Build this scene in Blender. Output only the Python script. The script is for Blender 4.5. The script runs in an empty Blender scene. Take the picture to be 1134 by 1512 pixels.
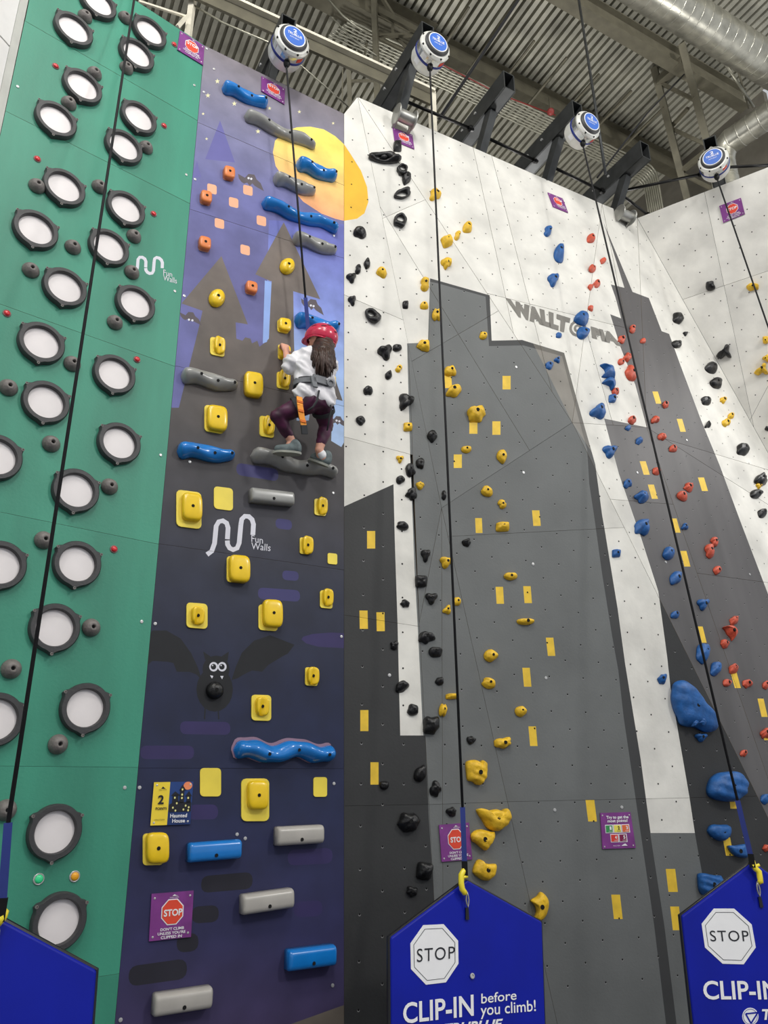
import bpy, math, random
import numpy as np
from mathutils import Vector, noise as mnoise
from mathutils.geometry import tessellate_polygon
PI = math.pi
random.seed(7)
sc = bpy.context.scene
COL = sc.collection

# ------------------------------------------------------------------ camera
F = 1092.0
PITCH = math.radians(20.3)
CAM = Vector((0, 0, 1.6))
cd = bpy.data.cameras.new('camera'); cam = bpy.data.objects.new('camera', cd); COL.objects.link(cam)
cd.sensor_fit = 'VERTICAL'; cd.sensor_height = 24; cd.lens = F/1512*24; cd.clip_end = 200
cam.location = CAM; cam.rotation_euler = (PI/2+PITCH, 0, 0)
sc.camera = cam
# ------------------------------------------------------------------ world and lamps
w = bpy.data.worlds.new('world'); sc.world = w; w.use_nodes = True
w.node_tree.nodes['Background'].inputs[0].default_value = (0.93, 0.96, 1.0, 1)
w.node_tree.nodes['Background'].inputs[1].default_value = 0.55
def lamp(loc, aim, size, power, col=(1, 0.98, 0.95)):
    l = bpy.data.lights.new('hall_and_fill_lamp', 'POINT'); l.shadow_soft_size = size/2; l.energy = power; l.color = col
    o = bpy.data.objects.new('hall_and_fill_lamp', l); COL.objects.link(o); o.location = loc
    o.rotation_euler = (Vector(aim)-Vector(loc)).to_track_quat('-Z', 'Y').to_euler()
    return o
lamp((8.5, -1.2, 9.6), (0, 5.5, 4.0), 1.0, 1400)
lamp((1.5, -4.5, 10.5), (1.5, 6, 4.5), 1.6, 850)
lamp((-2.5, -1.5, 10.5), (3.5, 7, 4.5), 1.6, 600)
lamp((2.0, 9.5, 6.6), (2, 9, 12), 1.0, 600)  # added fill, unseen behind the main wall, brightens the roof deck
lamp((-3.2, 8.0, 6.4), (0, 8, 12), 1.0, 90)  # added fill hidden behind the green wall, for the deck at left
lamp((6.4, 6.6, 6.8), (5, 9, 12), 1.0, 200)  # added fill hidden behind the right wall, for the deck at right
lamp((0.6, 0.3, 9.9), (-1, 4.5, 6), 1.0, 420)  # added fill out of view, lifts the tops of the green and mural walls
sc.view_settings.view_transform = 'Standard'; sc.view_settings.look = 'None'
sc.view_settings.gamma = 1; sc.view_settings.use_curve_mapping = False
sc.view_settings.exposure = 0.0

# ------------------------------------------------------------------ pixel rays
CP, SP = math.cos(PITCH), math.sin(PITCH)
def ray(u, v):
    x = (u-567)/F; y = -(v-756)/F
    return Vector((x, CP-y*SP, SP+y*CP))
def pix(p):
    d = Vector(p)-CAM
    z = d.y*CP+d.z*SP; y = -d.y*SP+d.z*CP
    return (567+F*d.x/z, 756-F*y/z)
class Plane:
    def __init__(s, p, n):
        s.p = Vector(p); s.n = Vector(n).normalized()
        if s.n.dot(CAM-s.p) < 0: s.n = -s.n
        e1 = Vector((0, 0, 1)).cross(s.n); s.e1 = e1.normalized(); s.e2 = s.n.cross(s.e1).normalized()
    def at(s, u, v, off=0.0):
        r = ray(u, v); pp = s.p+s.n*off
        return CAM+r*((pp-CAM).dot(s.n)/r.dot(s.n))
def plane3(a, b, c): return Plane(a, (b-a).cross(c-a))
def plane_line(a, b, az):
    h = Vector((math.sin(math.radians(az)), math.cos(math.radians(az)), 0))
    return Plane(a, (b-a).cross(h))
def pz(u, v, z):
    r = ray(u, v); return CAM+r*((z-CAM.z)/r.z)
def py(u, v, Y):
    r = ray(u, v); return CAM+r*(Y/r.y)

# ------------------------------------------------------------------ materials
def lin(c):
    c = c/255.0
    return c/12.92 if c <= 0.04045 else ((c+0.055)/1.055)**2.4
def L3(c): return (lin(c[0]), lin(c[1]), lin(c[2]), 1)
MATS = {}
def mat(name, rgb, rough=0.6, metal=0.0, var=0.06, scale=6.0, bump=0.0, bscale=60.0, coat=0.0, streak=False):
    if name in MATS: return MATS[name]
    m = bpy.data.materials.new(name); m.use_nodes = True
    nt = m.node_tree; b = nt.nodes['Principled BSDF']
    b.inputs['Roughness'].default_value = rough; b.inputs['Metallic'].default_value = metal
    if coat: b.inputs['Coat Weight'].default_value = coat; b.inputs['Coat Roughness'].default_value = 0.15
    tc = nt.nodes.new('ShaderNodeTexCoord')
    n = nt.nodes.new('ShaderNodeTexNoise'); n.inputs['Scale'].default_value = scale; n.inputs['Detail'].default_value = 6
    if streak:
        mp = nt.nodes.new('ShaderNodeMapping'); mp.inputs['Scale'].default_value = (1, 1, 0.18)
        nt.links.new(tc.outputs['Object'], mp.inputs[0]); nt.links.new(mp.outputs[0], n.inputs[0])
    else: nt.links.new(tc.outputs['Object'], n.inputs[0])
    r = nt.nodes.new('ShaderNodeValToRGB')
    c = L3(rgb); lo = [x*(1-var*2.2) for x in c[:3]]+[1]; hi = [min(1, x*(1+var*1.6)) for x in c[:3]]+[1]
    r.color_ramp.elements[0].position = 0.3; r.color_ramp.elements[1].position = 0.7
    r.color_ramp.elements[0].color = lo; r.color_ramp.elements[1].color = hi
    nt.links.new(n.outputs[0], r.inputs[0]); nt.links.new(r.outputs[0], b.inputs['Base Color'])
    if bump:
        n2 = nt.nodes.new('ShaderNodeTexNoise'); n2.inputs['Scale'].default_value = bscale; n2.inputs['Detail'].default_value = 4
        bp = nt.nodes.new('ShaderNodeBump'); bp.inputs['Strength'].default_value = bump; bp.inputs['Distance'].default_value = 0.01
        nt.links.new(tc.outputs['Object'], n2.inputs[0]); nt.links.new(n2.outputs[0], bp.inputs['Height']); nt.links.new(bp.outputs[0], b.inputs['Normal'])
    MATS[name] = m
    return m
def gradmat(name, stops, rough=0.65):
    """printed artwork whose ink changes colour with height (world z)"""
    m = bpy.data.materials.new(name); m.use_nodes = True; nt = m.node_tree; b = nt.nodes['Principled BSDF']
    b.inputs['Roughness'].default_value = rough
    tc = nt.nodes.new('ShaderNodeTexCoord'); sx = nt.nodes.new('ShaderNodeSeparateXYZ')
    geo = nt.nodes.new('ShaderNodeNewGeometry'); nt.links.new(geo.outputs['Position'], sx.inputs[0])
    z0, z1 = stops[0][0], stops[-1][0]
    mr = nt.nodes.new('ShaderNodeMapRange'); mr.inputs[1].default_value = z0; mr.inputs[2].default_value = z1
    nt.links.new(sx.outputs[2], mr.inputs[0])
    r = nt.nodes.new('ShaderNodeValToRGB')
    els = r.color_ramp.elements
    while len(els) < len(stops): els.new(0.5)
    for e, (z, c) in zip(els, stops):
        e.position = (z-z0)/(z1-z0)
    for e, (z, c) in zip(els, stops): e.color = L3(c)
    nt.links.new(mr.outputs[0], r.inputs[0])
    n = nt.nodes.new('ShaderNodeTexNoise'); n.inputs['Scale'].default_value = 5; n.inputs['Detail'].default_value = 8
    nt.links.new(tc.outputs['Object'], n.inputs[0])
    m2 = nt.nodes.new('ShaderNodeMapRange'); m2.inputs[1].default_value = .3; m2.inputs[2].default_value = .7; m2.inputs[3].default_value = .82; m2.inputs[4].default_value = 1.15
    nt.links.new(n.outputs[0], m2.inputs[0])
    mx = nt.nodes.new('ShaderNodeVectorMath'); mx.operation = 'SCALE'
    nt.links.new(r.outputs[0], mx.inputs[0]); nt.links.new(m2.outputs[0], mx.inputs['Scale'])
    nt.links.new(mx.outputs[0], b.inputs['Base Color'])
    MATS[name] = m
    return m

M_white = mat('white_panel_paint', (228, 226, 219), 0.7, var=0.09, scale=2.6, bump=0.15, bscale=25)
M_grey = mat('grey_panel_paint', (108, 111, 111), 0.6, var=0.06, scale=2, bump=0.12)
M_band = mat('dark_grey_band_paint', (62, 63, 64), 0.6, var=0.06, scale=2)
M_black = mat('black_panel_paint', (50, 51, 52), 0.6, var=0.10, scale=2, bump=0.1)
M_black_lit = mat('black_paint_lit_facet', (88, 86, 87), 0.55, var=0.12, scale=2.5, streak=True)  # the tower's black, with the stronger light on its upper facets painted in
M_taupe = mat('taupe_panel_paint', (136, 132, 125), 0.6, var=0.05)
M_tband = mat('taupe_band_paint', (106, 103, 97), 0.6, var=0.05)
M_letter = mat('grey_letter_print', (128, 125, 119), 0.6)
M_yel_print = mat('yellow_print', (240, 200, 60), 0.55, var=0.06, scale=12)
M_green = mat('green_panel_paint', (60, 145, 120), 0.5, var=0.12, scale=2.0, bump=0.1, streak=True)
M_edge = mat('plywood_edge', (120, 105, 85), 0.8)
M_back = mat('dark_backing', (30, 30, 30), 0.9)
M_blk = mat('black_resin', (22, 22, 24), 0.38, var=0.2, scale=20, bump=0.5, bscale=45)
M_yel = mat('yellow_resin', (238, 190, 42), 0.5, var=0.13, scale=18, bump=0.5, bscale=40)
M_blu = mat('blue_resin', (30, 92, 160), 0.5, var=0.12, scale=18, bump=0.4, bscale=40)
M_red = mat('red_resin', (205, 84, 58), 0.5, var=0.12, scale=18, bump=0.5, bscale=50)
M_yg = mat('glossy_yellow_plastic', (244, 204, 24), 0.3, var=0.05, scale=8, coat=0.3)
M_yplate = mat('yellow_plate_plastic', (246, 222, 80), 0.45, var=0.04)
M_bg = mat('glossy_blue_plastic', (22, 122, 205), 0.22, var=0.05, coat=0.5)
M_gg = mat('glossy_grey_plastic', (150, 150, 147), 0.3, var=0.06, coat=0.3)
M_org = mat('orange_plastic', (226, 128, 64), 0.4, var=0.06, coat=0.2)
M_rim = mat('charcoal_rim_plastic', (62, 62, 64), 0.5, var=0.08, bump=0.2)
M_pad = mat('white_pad_sheet', (238, 232, 232), 0.45, var=0.02)
M_puck = mat('grey_puck_resin', (118, 113, 110), 0.55, var=0.12, scale=20, bump=0.4)
M_steel = mat('brushed_steel', (168, 168, 164), 0.42, 0.75, var=0.1)
M_screw = mat('screw_zinc', (200, 200, 200), 0.35, 0.5)
M_bolt = mat('dark_bolt', (28, 28, 28), 0.4, 0.6)
M_hole = mat('bolt_hole_black', (8, 8, 9), 0.9)
M_zinc = mat('dull_zinc', (160, 160, 160), 0.6)
M_purple = mat('purple_sign_sheet', (132, 58, 140), 0.35, var=0.12, scale=8, coat=0.3)
M_signred = mat('sign_red', (232, 76, 52), 0.4, var=0.03)
M_wht = mat('white_print', (240, 240, 242), 0.5, var=0.01)
M_blkprint = mat('black_print', (22, 24, 34), 0.5, var=0.01)
M_dark = mat('dark_steel', (66, 68, 69), 0.45, 0.5, var=0.12, scale=10)
M_rope = mat('black_webbing', (20, 20, 24), 0.8)
M_bweb = mat('blue_webbing', (22, 42, 120), 0.7)

# ------------------------------------------------------------------ object helpers
def tag(o, label=None, cat=None, group=None, kind=None):
    if label: o['label'] = label
    if cat: o['category'] = cat
    if group: o['group'] = group
    if kind: o['kind'] = kind
    return o
def empty(name, loc=(0, 0, 0)):
    o = bpy.data.objects.new(name, None); COL.objects.link(o); o.location = loc; o.empty_display_size = 0.1
    return o
def mesh(name, V, Fc, m, parent=None, origin=None, smooth=False, mi=None, autos=None):
    """V in world coordinates; origin becomes the object's location"""
    par = parent
    org = Vector(origin) if origin is not None else Vector((0, 0, 0))
    me = bpy.data.meshes.new(name)
    me.from_pydata([tuple(Vector(v)-org) for v in V], [], Fc)
    ms = m if isinstance(m, (list, tuple)) else [m]
    for x in ms: me.materials.append(x)
    if mi is not None: me.polygons.foreach_set('material_index', mi)
    if smooth: me.polygons.foreach_set('use_smooth', [True]*len(me.polygons))
    me.update()
    o = bpy.data.objects.new(name, me); COL.objects.link(o)
    if par is not None:
        o.parent = par
        base = Vector((0, 0, 0)); q = par
        while q is not None: base += q.location; q = q.parent
        o.location = org-base
    else: o.location = org
    return o
class MB:
    def __init__(s): s.V = []; s.F = []; s.MI = []
    def add(s, V, Fc, mi=0):
        n = len(s.V); s.V += [Vector(v) for v in V]; s.F += [tuple(i+n for i in f) for f in Fc]; s.MI += [mi]*len(Fc)
    def box(s, c, ax, half, mi=0):
        c = Vector(c); V = []
        for i in (-1, 1):
            for j in (-1, 1):
                for k in (-1, 1): V.append(c+ax[0]*(i*half[0])+ax[1]*(j*half[1])+ax[2]*(k*half[2]))
        s.add(V, [(0, 1, 3, 2), (4, 6, 7, 5), (0, 4, 5, 1), (2, 3, 7, 6), (0, 2, 6, 4), (1, 5, 7, 3)], mi)
    def beam(s, p, q, w_, h_, up=Vector((0, 0, 1)), mi=0):
        p = Vector(p); q = Vector(q); d = (q-p); L = d.length; d.normalize()
        a = d.cross(up)
        if a.length < 1e-4: a = d.cross(Vector((1, 0, 0)))
        a.normalize(); b = a.cross(d).normalized()
        s.box((p+q)/2, (d, a, b), (L/2, w_/2, h_/2), mi)
    def tube(s, pts, r, seg=8, mi=0, cap=True):
        pts = [Vector(p) for p in pts]; n0 = len(s.V); N = len(pts); prev = None
        for i, p in enumerate(pts):
            t = (pts[min(i+1, N-1)]-pts[max(i-1, 0)]).normalized()
            if prev is None:
                a = t.cross(Vector((0, 0, 1)))
                if a.length < 0.1: a = t.cross(Vector((1, 0, 0)))
            else: a = prev-t*prev.dot(t)
            a.normalize(); prev = a; b = t.cross(a)
            rr = r[i] if isinstance(r, (list, tuple)) else r
            for k in range(seg):
                an = 2*PI*k/seg; s.V.append(p+a*(rr*math.cos(an))+b*(rr*math.sin(an)))
        for i in range(N-1):
            for k in range(seg):
                k2 = (k+1) % seg
                s.F.append((n0+i*seg+k, n0+i*seg+k2, n0+(i+1)*seg+k2, n0+(i+1)*seg+k)); s.MI.append(mi)
        if cap:
            s.F.append(tuple(n0+k for k in range(seg))[::-1]); s.MI.append(mi)
            s.F.append(tuple(n0+(N-1)*seg+k for k in range(seg))); s.MI.append(mi)
    def lathe(s, c, ax, prof, seg=32, mi=0):
        """prof: list of (radius, distance along ax)"""
        ax = Vector(ax).normalized(); c = Vector(c)
        a = ax.cross(Vector((0, 0, 1)))
        if a.length < 0.1: a = ax.cross(Vector((1, 0, 0)))
        a.normalize(); b = ax.cross(a); n0 = len(s.V)
        for r, y in prof:
            for k in range(seg):
                an = 2*PI*k/seg; s.V.append(c+ax*y+a*(r*math.cos(an))+b*(r*math.sin(an)))
        for i in range(len(prof)-1):
            for k in range(seg):
                k2 = (k+1) % seg
                s.F.append((n0+i*seg+k, n0+i*seg+k2, n0+(i+1)*seg+k2, n0+(i+1)*seg+k)); s.MI.append(mi)
        s.F.append(tuple(n0+k for k in range(seg))[::-1]); s.MI.append(mi)
        s.F.append(tuple(n0+(len(prof)-1)*seg+k for k in range(seg))); s.MI.append(mi)
    def prism(s, top, n, depth, mi=0):
        """top: polygon, extruded back along -n"""
        k = len(top); top = [Vector(t) for t in top]; V = top+[t-n*depth for t in top]
        s.add(V, [tuple(range(k)), tuple(range(2*k-1, k-1, -1))]+[(i, i+k, (i+1) % k+k, (i+1) % k) for i in range(k)], mi)
    def build(s, name, m, parent=None, origin=None, smooth=False):
        return mesh(name, s.V, s.F, m, parent, origin, smooth, s.MI if isinstance(m, (list, tuple)) else None)
def shade_auto(o, ang=0.6):
    me = o.data; me.polygons.foreach_set('use_smooth', [True]*len(me.polygons))
    try: me.set_sharp_from_angle(angle=ang)
    except Exception: pass
    return o
ORD = ['topmost', 'second', 'third', 'fourth', 'fifth', 'sixth', 'seventh', 'eighth', 'ninth', 'tenth', 'eleventh', 'twelfth', 'thirteenth', 'fourteenth', 'fifteenth', 'sixteenth', 'seventeenth', 'eighteenth', 'nineteenth', 'twentieth']
def ordn(i, n):
    if n-1 == i and n > 2: return 'lowest'
    if i == 0: return 'topmost'
    if n-2 == i and n > 5: return 'second lowest'
    if n-3 == i and n > 8: return 'third lowest'
    base = i+1
    if base <= 20: return ORD[i]+' from the top'
    return '%d%s from the top' % (base, {1: 'st', 2: 'nd', 3: 'rd'}.get(base % 10, 'th'))

# ------------------------------------------------------------------ 2D polygon tools (pixel plane of a flat facet)
def side(a, b, p): return (b[0]-a[0])*(p[1]-a[1])-(b[1]-a[1])*(p[0]-a[0])
def clip(poly, a, b, sgn):
    out = []; n = len(poly)
    for i in range(n):
        p, q = poly[i], poly[(i+1) % n]; sp, sq = side(a, b, p)*sgn, side(a, b, q)*sgn
        if sp >= 0: out.append(p)
        if (sp > 0 and sq < 0) or (sp < 0 and sq > 0):
            t = sp/(sp-sq); out.append((p[0]+(q[0]-p[0])*t, p[1]+(q[1]-p[1])*t))
    return out if len(out) >= 3 and abs(area(out)) > 0.02 else []
def area(poly): return 0.5*sum(poly[i][0]*poly[(i+1) % len(poly)][1]-poly[(i+1) % len(poly)][0]*poly[i][1] for i in range(len(poly)))
def ccw(poly): return list(poly) if area(poly) > 0 else list(poly)[::-1]
def inset(poly, d):
    poly = ccw(poly); out = poly
    for i in range(len(poly)):
        a, b = poly[i], poly[(i+1) % len(poly)]; L = math.hypot(b[0]-a[0], b[1]-a[1])
        if L < 1e-6: continue
        nx, ny = -(b[1]-a[1])/L*d, (b[0]-a[0])/L*d
        out = clip(out, (a[0]+nx, a[1]+ny), (b[0]+nx, b[1]+ny), 1)
        if not out: return []
    return out
def tris(poly):
    if len(poly) == 3: return [ccw(poly)]
    t = tessellate_polygon([[Vector((p[0], p[1], 0)) for p in poly]])
    return [ccw([poly[i] for i in f]) for f in t if abs(area([poly[i] for i in f])) > 0.01]
def bbox(p): xs = [a[0] for a in p]; ys = [a[1] for a in p]; return min(xs), min(ys), max(xs), max(ys)
def inpoly(poly, p):
    x, y = p; c = False; n = len(poly)
    for i in range(n):
        x1, y1 = poly[i]; x2, y2 = poly[i-1]
        if (y1 > y) != (y2 > y) and x < (x2-x1)*(y-y1)/(y2-y1)+x1: c = not c
    return c
def rrect(u, v, w_, h_, r=0.25, ang=0, skew=0, n=4):
    """rounded rectangle; skew shifts x per unit y"""
    out = []; rr = r*min(w_, h_)
    for cx, cy, a0 in ((w_/2-rr, h_/2-rr, 0), (-w_/2+rr, h_/2-rr, 90), (-w_/2+rr, -h_/2+rr, 180), (w_/2-rr, -h_/2+rr, 270)):
        for k in range(n):
            a = math.radians(a0+90*k/(n-1)); out.append((cx+rr*math.cos(a), cy+rr*math.sin(a)))
    ca, sa = math.cos(math.radians(ang)), math.sin(math.radians(ang))
    return [(u+x+y*skew, v+y+x*sa/ca) for x, y in out]
def ell(u, v, rx, ry, ang=0, n=20):
    ca, sa = math.cos(math.radians(ang)), math.sin(math.radians(ang))
    return [(u+rx*math.cos(t)*ca-ry*math.sin(t)*sa, v+rx*math.cos(t)*sa+ry*math.sin(t)*ca) for t in [2*PI*k/n for k in range(n)]]
def ribbon(path, w_):
    """closed outline of a stroke"""
    l, r = [], []
    for i, p in enumerate(path):
        a = path[max(i-1, 0)]; b = path[min(i+1, len(path)-1)]; dx, dy = b[0]-a[0], b[1]-a[1]; L = math.hypot(dx, dy) or 1
        l.append((p[0]-dy/L*w_/2, p[1]+dx/L*w_/2)); r.append((p[0]+dy/L*w_/2, p[1]-dx/L*w_/2))
    return l+r[::-1]
# ------------------------------------------------------------------ the planes of the climbing walls
c0 = py(235, 800, 4.5)
BLUE = Plane(c0, (math.cos(math.radians(60)), -math.sin(math.radians(60)), 0))
gb_t, gb_b = BLUE.at(302, 67), BLUE.at(162, 1592)
GREEN = plane_line(gb_t, gb_b, 50)
M0 = BLUE.at(508, 800)
MAIN = Plane(M0, (math.cos(math.radians(62)), -math.sin(math.radians(62)), 0))
bl_t, bl_b = BLUE.at(508, 168), BLUE.at(508, 1592)
Lp = plane3(bl_t, bl_b, MAIN.at(650, 900, 0.13))
Kp = Lp.at(652, 750); Zp = MAIN.at(841, 1592, 0.15); Bp = MAIN.at(845, 624, 0.36)
Fp = plane3(Kp, Zp, Bp)
Ep = Fp.at(1200, 1341)
Ap = Lp.at(528, 143)
Up = plane3(Ap, Bp, Kp)
Y0, Y1 = Lp.at(603, 509), Lp.at(619, 920)
Np = plane3(Kp, Zp, Lp.at(655, 1592))
Gp = plane3(Y0, Kp, Y1)
S1 = MAIN.at(889, 301, -0.05); Cp = MAIN.at(941, 322, -0.12); CR = MAIN.at(1200, 787, -0.12); S2 = MAIN.at(955, 631, 0.12)
RIGHT = plane_line(Cp, CR, -59)
class Facet:
    def __init__(s, poly, plane, wall, seams=()): s.poly = ccw(poly); s.plane = plane; s.wall = wall; s.seams = seams
FAC = []
def facet(*a): FAC.append(Facet(*a))
sm_top = ((723, 434), (883, 474))
facet([(302, 67), (61, -90), (43, 0), (0, 201), (-295, 1592), (162, 1592)], GREEN, 'green',
      [((295, y), (1990, 1160)) for y in (180, 308)]+[((258, 541), (1990, 1160)), ((232, 803), (1990, 1160)), ((200, 1133), (0, 1131)), ((160, 1440), (1990, 1160))])
facet([(302, 67), (508, 168), (508, 1592), (162, 1592)], BLUE, 'blue',
      [((293, 181), (402, 228)), ((300, 315), (394, 345)), ((388, 571), (438, 583)), ((237, 803), (504, 841)), ((198, 1134), (506, 1135))])
facet([(508, 168), (528, 143), (603, 509), (619, 920), (655, 1592), (508, 1592)], Lp, 'main',
      [((510, 436), (592, 471)), ((509, 645), (599, 669)), ((509, 908), (587, 920)), ((508, 1190), (625, 1188))])
facet([(528, 143), (845, 624), (652, 750)], Up, 'main', [((564, 323), (632, 293)), ((640, 515), (712, 473)), ((677, 494), (739, 595))])
facet([(603, 509), (652, 750), (619, 920)], Gp, 'main')
facet([(652, 750), (841, 1592), (655, 1592)], Np, 'main', [((633, 1188), (741, 1184))])
facet([(652, 750), (655, 1592), (619, 920)], Lp, 'main', [((633, 1188), (741, 1184))])
facet([(652, 750), (845, 624), (1200, 1341), (1200, 1592), (841, 1592)], Fp, 'main', [((741, 1184), (1018, 1178)), ((663, 792), (840, 783))])
facet([(528, 143), (889, 301), (845, 624)], plane3(Ap, S1, Bp), 'main', [sm_top, ((745, 304), (780, 441)), ((698, 215), (713, 284))])
facet([(889, 301), (955, 631), (845, 624)], plane3(S1, S2, Bp), 'main', [sm_top, ((821, 330), (857, 457))])
facet([(889, 301), (941, 322), (955, 631)], plane3(S1, Cp, S2), 'main')
facet([(941, 322), (1200, 787), (955, 631)], plane3(Cp, CR, S2), 'main', [((1055, 670), (1095, 682))])
facet([(955, 631), (1200, 787), (1200, 1341)], plane3(S2, CR, Ep), 'main', [((1013, 844), (1095, 855))])
facet([(845, 624), (955, 631), (1200, 1341)], plane3(Bp, S2, Ep), 'main', [((875, 735), (1000, 745))])
facet([(941, 322), (1200, 221), (1200, 787)], RIGHT, 'right', [((1040, 283), (1115, 640)), ((1000, 445), (1134, 400)), ((1105, 625), (1134, 570))])
def surf(u, v, wall=None):
    best = None
    for f in FAC:
        if wall and f.wall != wall: continue
        if inpoly(f.poly, (u, v)): return f.plane
        if best is None or True:
            d = min(abs(side(f.poly[i-1], f.poly[i], (u, v)))/math.dist(f.poly[i-1], f.poly[i]) + 0.3*min(math.dist((u, v), f.poly[i-1]), math.dist((u, v), f.poly[i])) for i in range(len(f.poly)))
            if best is None or d < best[0]: best = (d, f.plane)
    return best[1]

# ------------------------------------------------------------------ the print and paint on the walls, in order, later on top
A_sky = gradmat('mural_dusk_sky_print', [(0.0, (90, 90, 140)), (4.6, (104, 106, 164)), (5.3, (96, 96, 148)), (6.0, (106, 108, 164)), (6.6, (120, 120, 156)), (7.1, (130, 126, 142)), (7.6, (124, 116, 118))])
A_skyr = gradmat('mural_blue_sky_print', [(3.8, (178, 204, 238)), (4.6, (160, 188, 234)), (5.2, (132, 148, 216)), (5.9, (106, 112, 186))])
A_tow = gradmat('mural_dark_tower_print', [(0.2, (66, 54, 92)), (0.8, (44, 44, 86)), (1.5, (30, 38, 74)), (2.2, (28, 35, 64)), (2.9, (44, 48, 66)), (3.6, (68, 66, 70)), (4.3, (92, 86, 84)), (5.4, (116, 106, 100))])
A_moon = gradmat('mural_moon_print', [(6.15, (250, 172, 124)), (6.55, (252, 206, 122)), (6.95, (251, 228, 108))])
A_strip = mat('pale_blue_print', (142, 172, 232), 0.6, var=0.03)
A_peach = mat('peach_print', (238, 178, 142), 0.6, var=0.03)
A_star = mat('star_print', (230, 224, 176), 0.6, var=0.03)
A_bat = mat('big_bat_print', (27, 29, 34), 0.7, var=0.08)  # dark ink of the big bat
A_batg = mat('small_bat_print', (92, 84, 90), 0.7, var=0.05)
A_brick = mat('violet_brick_print', (58, 56, 108), 0.6, var=0.05)
A_brick2 = mat('dim_violet_brick_print', (50, 42, 92), 0.6, var=0.05)
A_brickd = mat('dark_brick_print', (32, 31, 44), 0.6, var=0.08)
A_castle = mat('far_castle_print', (98, 96, 162), 0.6, var=0.03)
A_kick = mat('kick_board_grey', (98, 90, 82), 0.8)
A_moon2 = mat('moon_edge_print', (236, 184, 42), 0.6, var=0.04)
A_logo = mat('logo_print', (222, 222, 232), 0.6, var=0.02)
PAINT = {'green': [], 'blue': [], 'main': [], 'right': []}
def paint(wall, m, poly): PAINT[wall].append((m, ccw(poly)))
# mural
paint('blue', A_castle, [(325, 178), (303, 235), (347, 240)])
paint('blue', A_castle, [(283, 262), (291, 238), (297, 262)])
paint('blue', A_skyr, [(397, 325), (508, 331), (508, 668), (380, 668), (392, 500)])
paint('blue', A_moon, [(508, 213), (495, 201), (478, 191), (458, 187), (438, 188), (418, 196), (406, 208), (403, 225), (407, 245), (424, 271), (448, 298), (474, 315), (495, 323), (508, 326)])
paint('blue', A_tow, [(327, 378), (268, 448), (299, 459), (293, 486), (264, 602), (249, 602), (162, 1592), (508, 1592), (508, 653), (504, 660), (489, 651), (491, 588), (506, 592), (487, 536), (470, 560), (460, 590), (456, 621), (438, 621), (434, 500), (433, 430), (473, 442), (419, 328), (377, 405), (399, 415), (401, 415), (397, 500), (391, 506), (383, 512), (380, 503), (372, 507), (370, 500), (362, 498), (358, 503), (349, 500), (348, 476), (366, 479)])
paint('blue', A_strip, [(391, 414), (401, 417), (397, 496), (394, 505), (388, 507)])
for u, v in ((313, 279), (366, 281), (345, 299), (324, 330), (386, 326), (362, 369)):
    paint('blue', A_peach, rrect(u, v, 14, 14, 0.2, 14))
for u, v, s in ((321, 120, 4), (307, 141, 4), (346, 153, 4), (381, 194, 4), (398, 160, 3), (305, 205, 2.5), (442, 165, 3), (492, 182, 2.5), (300, 168, 2.5)):
    paint('blue', A_star, [(u+(s if k % 2 == 0 else s*.4)*math.sin(k*PI/5), v-(s if k % 2 == 0 else s*.4)*math.cos(k*PI/5)) for k in range(10)])
def smallbat(u, v, s, m, a=0):
    P = [(-18, -6), (-8, -2), (-4, -8), (4, -8), (8, -2), (14, 2), (20, 12), (12, 9), (7, 7), (3, 4), (0, 8), (-4, 4), (-8, 6), (-12, 4), (-16, 0)]
    ca, sa = math.cos(a), math.sin(a)
    paint('blue', m, [(u+(x*ca-y*sa)*s, v+(x*sa+y*ca)*s) for x, y in P])
smallbat(370, 266, 1.1, A_batg, 0.15); smallbat(461, 450, 1.0, A_batg, 0.2); smallbat(281, 468, 0.9, A_batg, 0.1); smallbat(499, 621, 0.8, A_batg, 0.1)
for u, v in ((367, 263), (371, 264), (459, 451), (463, 452), (279, 472), (284, 473), (497, 621), (501, 622)):
    paint('blue', A_logo, ell(u, v, 1.7, 1.7, n=8))
paint('blue', A_bat, [(225, 931), (246, 931), (267, 943), (282, 964), (292, 985), (298, 1004), (290, 996), (280, 992), (261, 992), (256, 979), (246, 977), (225, 976), (208, 990), (212, 950)])
paint('blue', A_bat, [(342, 1004), (348, 985), (357, 964), (375, 946), (399, 938), (435, 952), (425, 965), (414, 971), (396, 982), (387, 992), (372, 990), (360, 996), (350, 1002)])
paint('blue', A_bat, ell(319, 988, 20, 20)); paint('blue', A_bat, ell(317, 1018, 27, 33))
paint('blue', A_bat, [(303, 975), (300, 962), (312, 970)]); paint('blue', A_bat, [(326, 970), (338, 962), (336, 976)])
paint('blue', A_bat, ribbon([(303, 1045), (302, 1062)], 2)); paint('blue', A_bat, ribbon([(322, 1045), (323, 1062)], 2))
for u in (315.5, 328):
    paint('blue', A_logo, ell(u, 984.5, 6.6, 7)); paint('blue', A_bat, ell(u-0.3, 984.5, 4, 4.2)); paint('blue', A_logo, ell(u-1.5, 982.6, 1.1, 1.1, n=6))
paint('blue', A_logo, [(310, 997), (315, 998), (313, 1002)]); paint('blue', A_logo, [(325, 998), (330, 998), (328, 1003)])
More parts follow.
